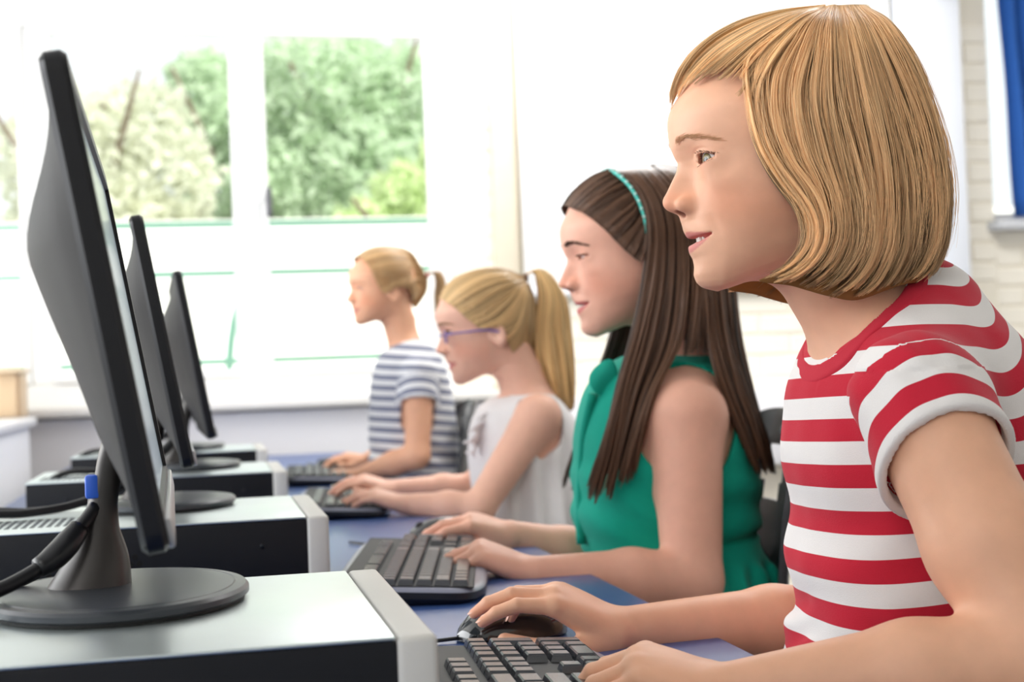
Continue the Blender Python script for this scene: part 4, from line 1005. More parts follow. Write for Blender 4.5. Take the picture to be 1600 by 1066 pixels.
def groom(name,HF,GG,n,m,parent,rad=.0003,lam=(.9,1.02),clumps=60,conv=.55,mirror=True,jit=1.2,wav=1.0,urange=None,tones=(.15,.85),seed=1,tip=0.06,k=None,umul=None,fly=0,lock=.035,dip=None,light=None):
    """GG: guides (G,k,3) in head space; hairs are blended between neighbouring guides, gathered in locks"""
    r=np.random.default_rng(seed); G=len(GG); kk=GG.shape[1]; t=np.linspace(0,1,kk)[None,:]
    for side in ((1,-1) if mirror else (1,)):
        lo,hi=urange or (0,G-1); uc=np.sort(r.uniform(lo,hi,clumps)); u=r.uniform(lo,hi,n)
        if umul: u=umul(u)
        ci=np.abs(u[:,None]-uc[None]+r.normal(0,.02,(n,1))).argmin(1)
        ut=u[:,None]+(uc[ci]-u)[:,None]*conv*t**1.3
        # evaluate blended guides point by point
        base=np.zeros((n,kk,3))
        for j in range(kk): base[:,j]=guide_at(GG[:,j:j+1],ut[:,j])[:,0]
        ln=1-tip*r.uniform(0,1,(n,1))-tip*r.uniform(0,1,clumps)[ci][:,None]; idx=t*(kk-1)*ln; i0=np.clip(idx.astype(int),0,kk-2); fr=(idx-i0)[...,None]
        P=np.take_along_axis(base,i0[...,None].repeat(3,2),1)*(1-fr)+np.take_along_axis(base,(i0+1)[...,None].repeat(3,2),1)*fr
        L=r.uniform(*lam,n); depth=(L-lam[0])/(lam[1]-lam[0]); cl=r.uniform(-.5,.5,clumps)
        L=L+lock*cl[ci]; cs=P[...,1].copy(); LL=L[:,None]-(dip[1]*np.exp(-((ut-dip[0])/dip[2])**2)*sst(.35,.6,t) if dip else 0); P[...,1]=cs*(1+(LL-1)*np.clip(t*6,.55,1))
        ph=r.uniform(0,6.28,(clumps,2)); cph=ph[ci]
        P[...,0]+=wav*np.sin(cph[:,:1]+t*5)*t*1.2+r.normal(0,jit,(n,1))*np.sqrt(t)*.6; P[...,1]+=wav*np.sin(cph[:,1:]+t*6)*t*1.4+r.normal(0,jit,(n,1))*t*.7
        P[...,2]+=r.normal(0,jit*.5,(n,1))*t
        if fly:
            fl=r.random(n)<fly; P[fl]+=np.stack([r.normal(0,3,fl.sum())[:,None]*t,r.normal(0,3,fl.sum())[:,None]*t+0*t,np.abs(r.normal(0,2.5,fl.sum()))[:,None]*np.sin(t*3.1)],-1)
        P[...,1]*=side
        tone=np.clip(.52+.85*(cl[ci])+r.normal(0,.17,n)-.3*(1-depth)+(light[1]*np.exp(-((u-light[0])/light[2])**2) if light else 0),0,1); tone=tones[0]+tone*(tones[1]-tones[0])  # tone falls with depth: shade inside the hair put into the colour
        W=HF.w(P.reshape(-1,3)).reshape(n,kk,3)
        strands(name,W,np.full(n,rad),tone,m,parent)
def gsheet(name,HF,GG,m,parent,lam,tone,mirror=True,rep=5,t0=0,t1=1,th=None,shrink=.975):
    u=np.linspace(0,len(GG)-1,(len(GG)-1)*rep+1); S=guide_at(GG,u); S=S[:,int(t0*S.shape[1]):max(2,int(round(t1*S.shape[1])))]
    for side in ((1,-1) if mirror else (1,)):
        Q=S.copy(); Q[...,1]*=lam*side; Q[...,0]=15+(Q[...,0]-15)*shrink; Q[...,2]=np.where(Q[...,2]>10,10+(Q[...,2]-10)*shrink,Q[...,2]); o=sheet(name,HF.w(Q.reshape(-1,3)).reshape(Q.shape),m,parent,tone)
        md=o.modifiers.new('thickness','SOLIDIFY'); md.thickness=.002; md.offset=0
def brows(HF,m,parent,n=260,r_=.00012,z0=19,sides=(1,-1),dens=1):
    r=np.random.default_rng(3)
    for sd in sides:
        x=r.uniform(0,1,n); a=12+35*x; zz=z0-1.5+4.6*np.sin(x*2.35+.3)-2.2*x*x*1.5+r.normal(0,1.25*(1-.55*x)+.1,n)
        P=np.zeros((n,5,3)); L=r.uniform(4,7,n)
        for j in range(5):
            t=j/4; aa=a+t*L*.9; P[:,j,1]=aa*sd; P[:,j,2]=zz+t*L*(.55*(1-x)-.25*x)
            P[:,j,0]=0
        q=P.reshape(-1,3).copy(); q[:,0]=surf_f(q); P=q.reshape(P.shape); P[...,0]+=.15+.7*np.sin(np.linspace(0,3.14,5))[None]
        strands('eyebrow',HF.w(P.reshape(-1,3)).reshape(n,5,3),np.full(n,r_),r.uniform(.3,.8,n),m,parent)
CURH={}
def surf_f(q):
    """front surface of the face at (s,z), by bisection"""
    lo=np.full(len(q),60.); hi=np.full(len(q),140.)
    for _ in range(14):
        mid=(lo+hi)/2; p=np.c_[mid,q[:,1],q[:,2]].astype(f4); v=head_field(p,CURH); ins=v<0; lo=np.where(ins,mid,lo); hi=np.where(ins,hi,mid)
    return (lo+hi)/2
def lashes(HF,H,m,parent,n=70,r_=.00013,sides=(1,-1),length=7.5):
    r=np.random.default_rng(5); op=H.get('open',1.)
    for sd in sides:
        for up in (1,0):
            k=n if up else n//2; ds=r.uniform(-12.5,13,k); env=np.clip(1-((ds-1.4)/12.9)**2,0,1)
            dz=(5.2*op*env**.8-.3 if up else -3.4*max(op,.6)*env-.2)+ds*.06
            rr=13.2; x=np.sqrt(np.maximum(rr*rr-ds**2-dz**2,4)); b=np.stack([x,ds*1.0,dz],1)
            o=b/np.linalg.norm(b,axis=1)[:,None]; L=(length if up else 3.5)*r.uniform(.7,1.05,k)[:,None]
            P=[]
            for t in np.linspace(0,1,6):
                out=o*np.array([1.15,1.,.6])*t+np.array([0,0,1.])*((.45*t*t-.30*t) if up else -.5*t)
                P.append(b+out*L+np.array([0,.12,0])*ds[:,None]*t*.3*L/7)
            P=np.stack(P,1)+np.array([EYE[0],EYE[1],EYE[2]]); P[...,1]*=sd
            strands('eyelash',HF.w(P.reshape(-1,3)).reshape(k,6,3),np.full(k,r_),np.full(k,.3),m,parent,taper=.15)
def legs(B,hipx,y0,z0=.50,kneex=.18,half=.085,r=.062):
    for sy in (-1,1):
        y=y0+sy*half; B.add(cone((hipx,y,z0+.02),(hipx-.36,y+sy*.02,z0+.03),r*1.12,r*.78),.03)
        B.add(cone((hipx-.36,y+sy*.02,z0+.03),(hipx-.33,y+sy*.02,.10),r*.74,r*.48),.02)
def halfspace(p,n):
    p=np.array(p,f4); n=np.array(n,f4); n/=np.linalg.norm(n); return lambda P:(P-p)@n
def axis_dist(a,b):
    a=np.array(a,f4); v=np.array(b,f4)-a; v/=np.linalg.norm(v)
    return lambda P: np.linalg.norm((P-a)-((P-a)@v)[:,None]*v,axis=1)
def simple_color(c): return lambda P: np.repeat(np.array(lin(c),f4)[None],len(P),0)

def put_attr(o,name,v):
    a=o.data.attributes.new(name,'FLOAT','POINT'); a.data.foreach_set('value',np.asarray(v,f4))
def stripe_mat(name,c1,c2,gain=14,rough=.85):
    """woven stripes: the cloth carries its own stripe coordinate"""
    m=mat(name,c2,rough,sheen=.15,spec=.2,bump=.3,bscale=1300); nt=m.node_tree; b=nt.nodes['Principled BSDF']
    a=nt.nodes.new('ShaderNodeAttribute'); a.attribute_name='stripe'
    def M(op,x,y=None,z=None):
        n=nt.nodes.new('ShaderNodeMath'); n.operation=op
        for i,v in enumerate((x,y,z)):
            if v is None: continue
            if isinstance(v,(int,float)): n.inputs[i].default_value=v
            else: nt.links.new(v,n.inputs[i])
        return n.outputs[0]
    k=M('MULTIPLY_ADD',M('SINE',M('MULTIPLY',a.outputs['Fac'],2*math.pi)),gain,.5); k.node.use_clamp=True
    mx=nt.nodes.new('ShaderNodeMix'); mx.data_type='RGBA'; nt.links.new(k,mx.inputs['Factor']); mx.inputs['A'].default_value=(*lin(c2),1); mx.inputs['B'].default_value=(*lin(c1),1)
    nt.links.new(mx.outputs['Result'],b.inputs['Base Color']); return m

# ---------------------------------------------------------------- girl in the red and white striped shirt
def girl_one():
    root=empty('person',(.57,1.10,.0),label='girl with short blond bob and red and white striped shirt, typing and smiling',cat='person',group='girls seated in a row at the computers')
    global CURH
    H=dict(smile=3.2,open=.98,mouth=.95,lip=lin((206,118,112))); CURH=H
    SK=np.array(lin((234,180,148))); HF=HeadFrame((.5,1.1,1.13),math.radians(8),0,1)
    B=Body(); B.add(HF.prim(H),.02)
    B.add(cone(HF.w((20,0,-62)),HF.w((-30,0,-150)),.040,.042),.028)
    tz=[1.05,1.01,.98,.95,.90,.85,.80,.74,.66,.50]
    fx=[.545,.505,.489,.476,.468,.468,.468,.462,.456,.455]; bx=[.600,.618,.638,.655,.675,.688,.692,.694,.694,.69]
    hb=[.030,.062,.092,.105,.108,.104,.100,.105,.122,.130]
    fx=np.array(fx);bx=np.array(bx); tor=lambda g:loft(tz,(fx+bx)/2,[1.10]*10,(bx-fx)/2+g,np.array(hb)+g)
    B.add(tor(-.004),.03)
    Sn=at(1447,655,.968); En=at(1628,1030,.875); Wn=at(1130,1083,.93)
    Sf=np.array([.575,1.225,.935]); Ef=at(1325,968,1.275); Wf=at(968,984,1.22)
    neckb=HF.w((-30,0,-145))
    B.add(cone(neckb+np.array([.02,-.03,-.015]),Sn+np.array([.01,.01,.008]),.030,.037),.03); B.add(cone(neckb+np.array([.02,.03,-.015]),Sf,.030,.037),.03)
    B.add(cone(Sn,Sn*.45+En*.55,.0415,.0405),.02); B.add(cone(Sn*.45+En*.55,En,.0405,.0345),.015)
    B.add(cone(Sf,Ef,.040,.033),.02)
    B.add(cone(En,En*.6+Wn*.4,.0345,.0335),.012); B.add(cone(En*.6+Wn*.4,Wn,.0335,.0195),.012)
    B.add(cone(Ef,Ef*.65+Wf*.35,.034,.0325),.012); B.add(cone(Ef*.65+Wf*.35,Wf,.0325,.0190),.012)
    S=.90
    # right hand, over the mouse: thumb towards the camera
    hr=hand(B,Wf,at(866,927,1.225),(-.10,-.22,1),+1 if np.cross(at(866,927,1.225)-Wf,(0,0,1))[1]<0 else -1,
        [(.46,.42,.26),(.46,.44,.30),(.56,.48,.36),(.68,.55,.4)],S,spread=.10,thumb=[(.10,.016,-.010),(.46,.036,-.026),(.90,.042,-.040),(1.32,.036,-.052)])
    hl=hand(B,Wn,at(995,1034,.955),(-.25,-.10,1),+1 if np.cross(at(995,1034,.955)-Wn,(0,0,1))[1]>0 else -1,
        [(.70,.50,.3),(.68,.55,.35),(.72,.55,.35),(.66,.5,.3)],S,spread=.16)
    legs(B,.60,1.10)
    V,Q=extract(B,(.10,.78,.05),(.80,1.36,1.26),.0016,zs=([0,.6,.70,.72,.82,.86,1.0,1.02],[.008,.006,.004,.0013,.0013,.0026,.0026,.00125]))
    C=head_color(HF.l(V.astype(f4)),H,SK)
    # pinker fingertips and elbows
    for pts,_,_ in hr[0]+hl[0]:
        d=np.linalg.norm(V-pts[-1],axis=1); k=np.exp(-(d/.012)**2)[:,None]*.45; C=C*(1-k)+SK*np.array([1.0,.72,.66])*k
    skinm=attr_mat('fair_skin',rough=.48,sss=.12,bump=.10,spec=.35,noise=.035)
    fast_mesh('body',V,Q,skinm,root,C); print('girl1',len(V))
    em=eye_mat((116,104,66)); eyes(HF,(700,330,-110),em,root); teeth(HF,TOOTHM,root,H)
    nails(hr[0],hr[1],hr[2],NAILM,root,S*.95); nails(hl[0],hl[1],hl[2],NAILM,root,S*.95)
    brows(HF,hair_mat('brow',(196,150,112),.5,.3),root,n=210,r_=.00008,z0=15.5); lashes(HF,H,LASHM,root,n=95,r_=.00007,length=5.5)
    # ---- shirt
    G=Body(); G.add(tor(.004),.02)
    G.add(cone(neckb+np.array([.025,-.035,-.012]),Sn+np.array([.012,.012,.010]),.036,.043),.03); G.add(cone(neckb+np.array([.025,.035,-.012]),Sf,.036,.043),.03)
    an=(En-Sn)/np.linalg.norm(En-Sn); af=(Ef-Sf)/np.linalg.norm(Ef-Sf)
    hemn=an*.80+np.array([-.10,-.62,-.10]); hemn/=np.linalg.norm(hemn); hemf=af*.8+np.array([-.1,.62,-.1]); hemf/=np.linalg.norm(hemf)
    hp=Sn+an*.018+np.array([0,-.022,0]); hpf=Sf+af*.018+np.array([0,.022,0])
    sl=cone(Sn-an*.02,Sn+an*.085,.0465,.0570); slf=cone(Sf-af*.02,Sf+af*.085,.0455,.056)
    hs1=halfspace(hp,hemn); hs2=halfspace(hpf,hemf)
    G.add((lambda P:smax(sl[0](P),hs1(P),.003),sl[1],sl[2]),.012); G.add((lambda P:smax(slf[0](P),hs2(P),.003),slf[1],slf[2]),.012)
    # the sleeve stands off the arm: hollow below the hem
    inn=cone(Sn,Sn+an*.1,.0425,.0485); innf=cone(Sf,Sf+af*.1,.0415,.0475)
    G.add((lambda P:np.maximum(inn[0](P),-(hs1(P)+.012)),inn[1],inn[2]),0,'s'); G.add((lambda P:np.maximum(innf[0](P),-(hs2(P)+.012)),innf[1],innf[2]),0,'s')
    np0=np.array([.476,1.1,.968]); npl=halfspace(np0,(-.66,0,.75)); nax=axis_dist(HF.w((20,0,-62)),HF.w((-48,0,-175)))
    ncut=lambda P: np.maximum(-npl(P),nax(P)-(.058+.0*P[:,0]))
    G.add((ncut,neckb.astype(f4),.12),0,'s')
    def fold(P):
        x,y,z=P[:,0],P[:,1],P[:,2]
        v=.0050*np.sin((z+.30*x-.10*y)*95+1.6*np.sin(x*22+z*14))*np.exp(-((z-.80)/.075)**2)*sst(.70,.50,x)
        v+=.0022*np.sin((x*.8+z)*170+2*np.sin(y*40))*np.exp(-((z-.745)/.035)**2)
        v+=.0010*np.sin((x*1.0+z*.35)*200+y*30)*np.exp(-(((x-.50)/.03)**2+((z-.965)/.035)**2))*(y<1.08)
        v+=.0012*snoise(P,11,34)+.0005*snoise(P,12,110)
        d=np.linalg.norm(P-Sn.astype(f4),axis=1); v+=.0018*np.sin((x*.9+z*.5-y*.3)*190)*np.exp(-((d-.05)/.02)**2)*(z<.96)
        v=v*(1-.85*np.exp(-(hs1(P)/.03)**2))
        return v.astype(f4)
    GF=lambda P: G(P)+fold(P)
    V,Q=extract(GF,(.40,.88,.50),(.76,1.34,1.08),.0021,zs=([.5,.70,.72],[.006,.004,.0021]))
    P=V.astype(f4); per=.0345
    x,y,z=V.T; back=sst(.56,.64,x)*sst(.86,.95,z); ang=.72*back
    wob=.0035*snoise(P,21,16)+.0035*np.sin(x*40+z*10)*np.exp(-((z-.80)/.1)**2)
    t=(z-.905)*np.cos(ang)-(x-.60)*np.sin(ang)+wob
    dsn=sl[0](P); h1=hs1(P); onsl=(np.abs(dsn)<.008)&(h1>-.058)&(h1<.006)&(y<Sn[1]+.026)
    st=np.where(onsl,(-h1-.0085)/.034,t/per); 
    o=fast_mesh('striped_shirt',V,Q,stripe_mat('red_striped_jersey',(200,34,56),(240,236,233)),root); put_attr(o,'stripe',st)
    rib=lambda P: smax(smax(np.abs(G(P)+.0004)-.0021,np.abs(nax(P)-.0605)-.0058,.0015),-.026-npl(P),.002)
    V,Q=extract(rib,(.44,1.02,.93),(.66,1.19,1.10),.0014,fac=2.5)
    fast_mesh('neck_rib',V,Q,mat('red_neck_rib',(196,34,56),.85,bump=.3,bscale=1300),root)
    # trousers
    L=Body(); legs(L,.60,1.10,r=.068); L.add(ellip((.60,1.10,.52),(.10,.145,.09)),.03)
    V,Q=extract(L,(.10,.85,.06),(.74,1.34,.64),.008); fast_mesh('jeans',V,Q,mat('denim',(52,66,96),.85),root)
    # ---- hair: a chin length bob
    zt=[-130,-104,-86,-54,-18,24,66,98,117,125.5,128.5]
    ff=[126,126,127,128,129,131,120,80,37,2,-14]; bb=[-84,-91,-96,-101,-103,-99.5,-91,-76,-56,-35,-18]; ww=[66,71,74,77,79,80,77,64,44,20,2]
    def S(f,z):
        a=np.interp(z,zt,ff);b=np.interp(z,zt,bb);W=np.interp(z,zt,ww); c=(a+b)/2; h=(a-b)/2; return W*max(0,1-abs((f-c)/h)**2.3)**(1/2.3)
    GP=[[(1290,8),(1190,38),(1120,78),(1075,115),(1053,145),(1045,176)],
        [(1290,8),(1200,42),(1140,80),(1100,100),(1070,125),(1054,150)],
        [(1290,9),(1225,50),(1170,95),(1172,160),(1186,225),(1218,285),(1252,330),(1262,370),(1238,410),(1185,437)],
        [(1292,9),(1240,60),(1205,120),(1205,190),(1228,255),(1262,305),(1278,350),(1272,395),(1240,428),(1196,441)],
        [(1296,8),(1264,70),(1246,150),(1262,240),(1290,310),(1296,370),(1275,415),(1235,445)],
        [(1304,7),(1292,75),(1290,160),(1310,250),(1328,320),(1328,380),(1300,428),(1262,452)],
        [(1310,8),(1322,80),(1338,170),(1356,260),(1364,330),(1358,395),(1330,440),(1300,462)],
        [(1330,7),(1355,72),(1382,165),(1402,250),(1408,330),(1400,400),(1375,445),(1345,468)],
        [(1342,7),(1385,68),(1424,160),(1446,245),(1452,330),(1442,395),(1420,432),(1400,450)],
        [(1352,7),(1408,60),(1432,100),(1452,155),(1474,245),(1480,330),(1470,395),(1455,425),(1438,440)],
        [(1358,7),(1402,28),(1429,62),(1452,110),(1469,168),(1486,250),(1490,335),(1484,395),(1474,425),(1470,443)]]
    GL=[]
    for g in GP:
        g=[px3_s(HF,*g[0],3.)]+[env_pt(HF,px,py,S) for px,py in g[1:]]; GL.append(np.array(g))
    GL[-1][:,1]*=.25
    hm=hair_mat('blond_hair',(212,174,128),.34,.85)
    GA=guide_grid(GL[:2]+[GL[2]],28)
    fr=guide_grid(GL[:2],28); bob=guide_grid(GL[2:],36)
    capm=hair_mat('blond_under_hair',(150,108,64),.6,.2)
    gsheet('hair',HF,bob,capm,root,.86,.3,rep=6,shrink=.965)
    # temple: hair drawn from the parting across the forehead's edge
    tm=guide_grid([np.array([px3_s(HF,*g[0],3.)]+[env_pt(HF,px,py,S,1.03) for px,py in g[1:]]) for g in
        [[(1290,7),(1211,17),(1150,34),(1099,64),(1064,102),(1047,145),(1044,182)],[(1290,8),(1214,22),(1152,45),(1104,76),(1074,110),(1057,142),(1050,170)],[(1290,9),(1216,30),(1162,58),(1122,86),(1097,108),(1078,127),(1064,146)],
         [(1290,10),(1222,38),(1178,68),(1150,92),(1134,106),(1122,116),(1108,124)],[(1292,10),(1232,48),(1196,88),(1174,122),(1166,142),(1160,152),(1152,160)],[(1294,10),(1240,54),(1206,98),(1186,136),(1182,170),(1188,200),(1198,232)]]],28)
    gsheet('hair_fringe',HF,tm,hair_mat('blond_light_hair',(200,158,106),.6,.2),root,.99,.5,rep=6,t1=.80,shrink=.992)
    groom('hair_strands',HF,tm,4200,hm,root,rad=.00022,lam=(.99,1.05),clumps=60,conv=.5,seed=2,jit=.9,wav=.8,tones=(.35,1.0),tip=.14)
    groom('hair_strands',HF,bob,4800,hm,root,rad=.00026,lam=(.87,.95),clumps=40,conv=.5,seed=3,tones=(.0,.42),tip=.07,wav=2.5)  # under layer in dark tones: shade of the gaps painted into it
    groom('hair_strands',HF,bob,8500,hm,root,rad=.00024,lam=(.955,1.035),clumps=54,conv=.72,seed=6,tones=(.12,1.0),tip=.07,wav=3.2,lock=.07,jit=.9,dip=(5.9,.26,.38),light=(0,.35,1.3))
    groom('hair_strands',HF,bob,900,hm,root,rad=.00016,lam=(1.0,1.06),clumps=200,conv=.1,seed=8,tones=(.5,1.0),tip=.12,wav=4,jit=3,fly=.5)
    groom('hair_strands',HF,bob,1800,hm,root,rad=.00034,lam=(.62,.88),clumps=40,conv=.4,seed=4,tones=(.0,.3),urange=(3,8),tip=.10)  # innermost hairs darkest, the shade inside the bob put into their tone
    root_fix(root)
def root_fix(root):
    """parts were built in room coordinates: keep them there under the Empty"""
    inv=Matrix.Translation(-Vector(root.location))
    for c in col.objects:
        if c.parent is root: c.matrix_parent_inverse=inv
# ---------------------------------------------------------------- the other three girls share one builder
def girl(cfg):
    global CURH
    root=empty('person',cfg['root'],label=cfg['label'],cat='person',group='girls seated in a row at the computers')
    H=cfg['H']; CURH=H; SK=np.array(lin(cfg['skin'])); HF=HeadFrame(cfg['hc'],math.radians(cfg['psi']),math.radians(cfg['pitch']),cfg['hs']); k=cfg['hs']; Y=cfg['Y']
    B=Body(); B.add(HF.prim(H),.02)
    nb=HF.w(cfg.get('nb',(-22,0,-160))); B.add(cone(HF.w(cfg.get('nt',(9,0,-62))),nb,cfg.get('ntr',.037)*k,cfg.get('nr',.040)*k),.026)
    tz=cfg['tz']; fx=np.array(cfg['fx']); bx=np.array(cfg['bx']); hb=np.array(cfg['hb'])
    tor=lambda g:loft(tz,(fx+bx)/2,[Y]*len(tz),(bx-fx)/2+g,hb+g); B.add(tor(-.004),.025)
    Sn,En,Wn,Sf,Ef,Wf=[np.array(cfg[q],float) for q in ('Sn','En','Wn','Sf','Ef','Wf')]; ru,re,rw=cfg['arm']
    for S_,E_,W_ in ((Sn,En,Wn),(Sf,Ef,Wf)):
        B.add(cone(nb+np.array([.01,np.sign(S_[1]-Y)*.02,-.005]),S_+np.array([.008,0,.008]),.026*k,ru*.9),.03)
        B.add(cone(S_,E_,ru,re),.02); B.add(cone(E_,E_*.6+W_*.4,re,re*.97),.012); B.add(cone(E_*.6+W_*.4,W_,re*.97,rw),.012)
    S=cfg['hand']; hs=[]
    for W_,K_,nr,cu,near in ((Wf,cfg['Kf'],cfg.get('nf',(-.1,-.2,1)),cfg['cf'],0),(Wn,cfg['Kn'],cfg.get('nn',(-.2,-.1,1)),cfg['cn'],1)):
        c=np.cross(np.array(K_)-W_,(0,0,1))[1]; want=1 if near else -1
        hs.append(hand(B,W_,K_,nr,1 if np.sign(c)==want else -1,cu,S,spread=.12,thumb=cfg.get('tn' if near else 'tf')))
    legs(B,cfg['hip'],Y,r=.055*k,half=.07)
    h=cfg['h']; V,Q=extract(B,(cfg['lo'][0],cfg['lo'][1],.05),(cfg['hi'][0],cfg['hi'][1],cfg['hi'][2]),h,zs=([0,.6,.70,.72,.82,.88,.97,1.0],[.010,.006,.004,h*.9,h*.9,h*1.4,h*1.2,h*.85]))
    C=head_color(HF.l(V.astype(f4)),H,SK)
    for hh in hs:
        for pts,_,_ in hh[0]:
            d=np.linalg.norm(V-pts[-1],axis=1); q=np.exp(-(d/.012)**2)[:,None]*.45; C=C*(1-q)+SK*np.array([1.0,.70,.64])*q
    fast_mesh('body',V,Q,attr_mat('skin_tone',rough=.5,sss=.1,bump=.06,spec=.35,noise=.03),root,C); print(cfg['nm'],len(V))
    eyes(HF,cfg['gaze'],eye_mat(cfg['iris']),root); brows(HF,hair_mat('brow',cfg['brow'],.5,.3),root,n=cfg.get('bn',150),r_=cfg.get('br',.00022),z0=16)
    lashes(HF,H,LASHM,root,n=50,r_=.00016,length=6)
    if H.get('mouth',1)>.3: teeth(HF,TOOTHM,root,H)
    if cfg.get('nails'):
        for hh in hs: nails(hh[0],hh[1],hh[2],NAILM,root,S*.95)
    # clothes
    G=Body(); G.add(tor(cfg.get('gt',.005)),.02); st=None
    for S_ in (Sn,Sf): G.add(cone(nb+np.array([.012,np.sign(S_[1]-Y)*.03,-.008]),S_+np.array([.008,-np.sign(S_[1]-Y)*.012,.006]),.031*k,ru*.95+.004),.025)
    if cfg.get('sleeve'):
        hsl=[]
        for S_,E_ in ((Sn,En),(Sf,Ef)):
            a=(E_-S_)/np.linalg.norm(E_-S_); hp=S_+a*cfg['sleeve']; pl=halfspace(hp,a+np.array([0,np.sign(S_[1]-Y)*.25,0])); sl=cone(S_-a*.01,S_+a*(cfg['sleeve']+.03),ru+.006,ru+.013)
            G.add(((lambda P,sl=sl,pl=pl:smax(sl[0](P),pl(P),.003)),sl[1],sl[2]),.012)
            inn=cone(S_,S_+a*(cfg['sleeve']+.04),ru+.001,ru+.006); G.add(((lambda P,inn=inn,pl=pl:np.maximum(inn[0](P),-(pl(P)+.015))),inn[1],inn[2]),0,'s'); hsl.append((sl,pl))
    else:
        for S_ in (Sn,Sf):
            sg=np.sign(S_[1]-Y); c=np.array(S_)+np.array(cfg['ah'][0]); rx,rz=cfg['ah'][1]
            def cut(P,c=c,sg=sg,rx=rx,rz=rz):
                e=(np.sqrt(((P[:,0]-c[0])/rx)**2+((P[:,2]-c[2])/rz)**2)-1)*min(rx,rz); return np.maximum(e,-(P[:,1]-Y)*sg+cfg['ah'][2])
            G.add((cut,c.astype(f4),.25),0,'s')
    npl=halfspace(cfg['np'][0],cfg['np'][1]); nax=axis_dist(HF.w((14,0,-62)),nb); nr_=cfg['np'][2]
    G.add((lambda P:np.maximum(-npl(P),nax(P)-nr_),nb.astype(f4),.14),0,'s')
    fold=cfg['fold']; hg=cfg['hg']
    V,Q=extract(lambda P:G(P)+fold(P),(cfg['lo'][0]+.1,cfg['lo'][1],cfg.get('gz',.50)),(cfg['hi'][0],cfg['hi'][1],cfg['np'][0][2]+.12),hg,zs=([.5,.68,.70],[.008,.006,hg]))
    P=V.astype(f4)
    if cfg.get('stripe'):
        o=fast_mesh(cfg['gname'],V,Q,stripe_mat(cfg['gname'],*cfg['stripe'][:2],gain=4),root); st=(P[:,2]+.10*(P[:,0]-.45)+.002*snoise(P,5,20))/cfg['stripe'][2]
        a=hsl[0]; on=(np.abs(a[0][0](P))<.008)&(a[1](P)>-.05)&(a[1](P)<.006); st=np.where(on,(-a[1](P)-.006)/cfg['stripe'][2],st); put_attr(o,'stripe',st)
    else: fast_mesh(cfg['gname'],V,Q,mat(cfg['gname'],cfg['gcol'],.8,noise=.05,bump=.25,bscale=900,sheen=cfg.get('gsheen',.1),spec=.25),root)
    return root,HF,nb,P
def dome_paths(HF,guides,grow=7,lam=1.,wide=1.):
    S=dome_env(grow,wide); out=[]
    for g in guides: out.append(np.array([env_pt(HF,px,py,S,lam) for px,py in g]))
    return out
def tri_paths(HF,guides): return [np.array([px3_s(HF,*p) for p in g]) for g in guides]
def px3_s(HF,px,py,s): q=px3(HF,px,py,s); return np.array([q[0],s,q[2]])

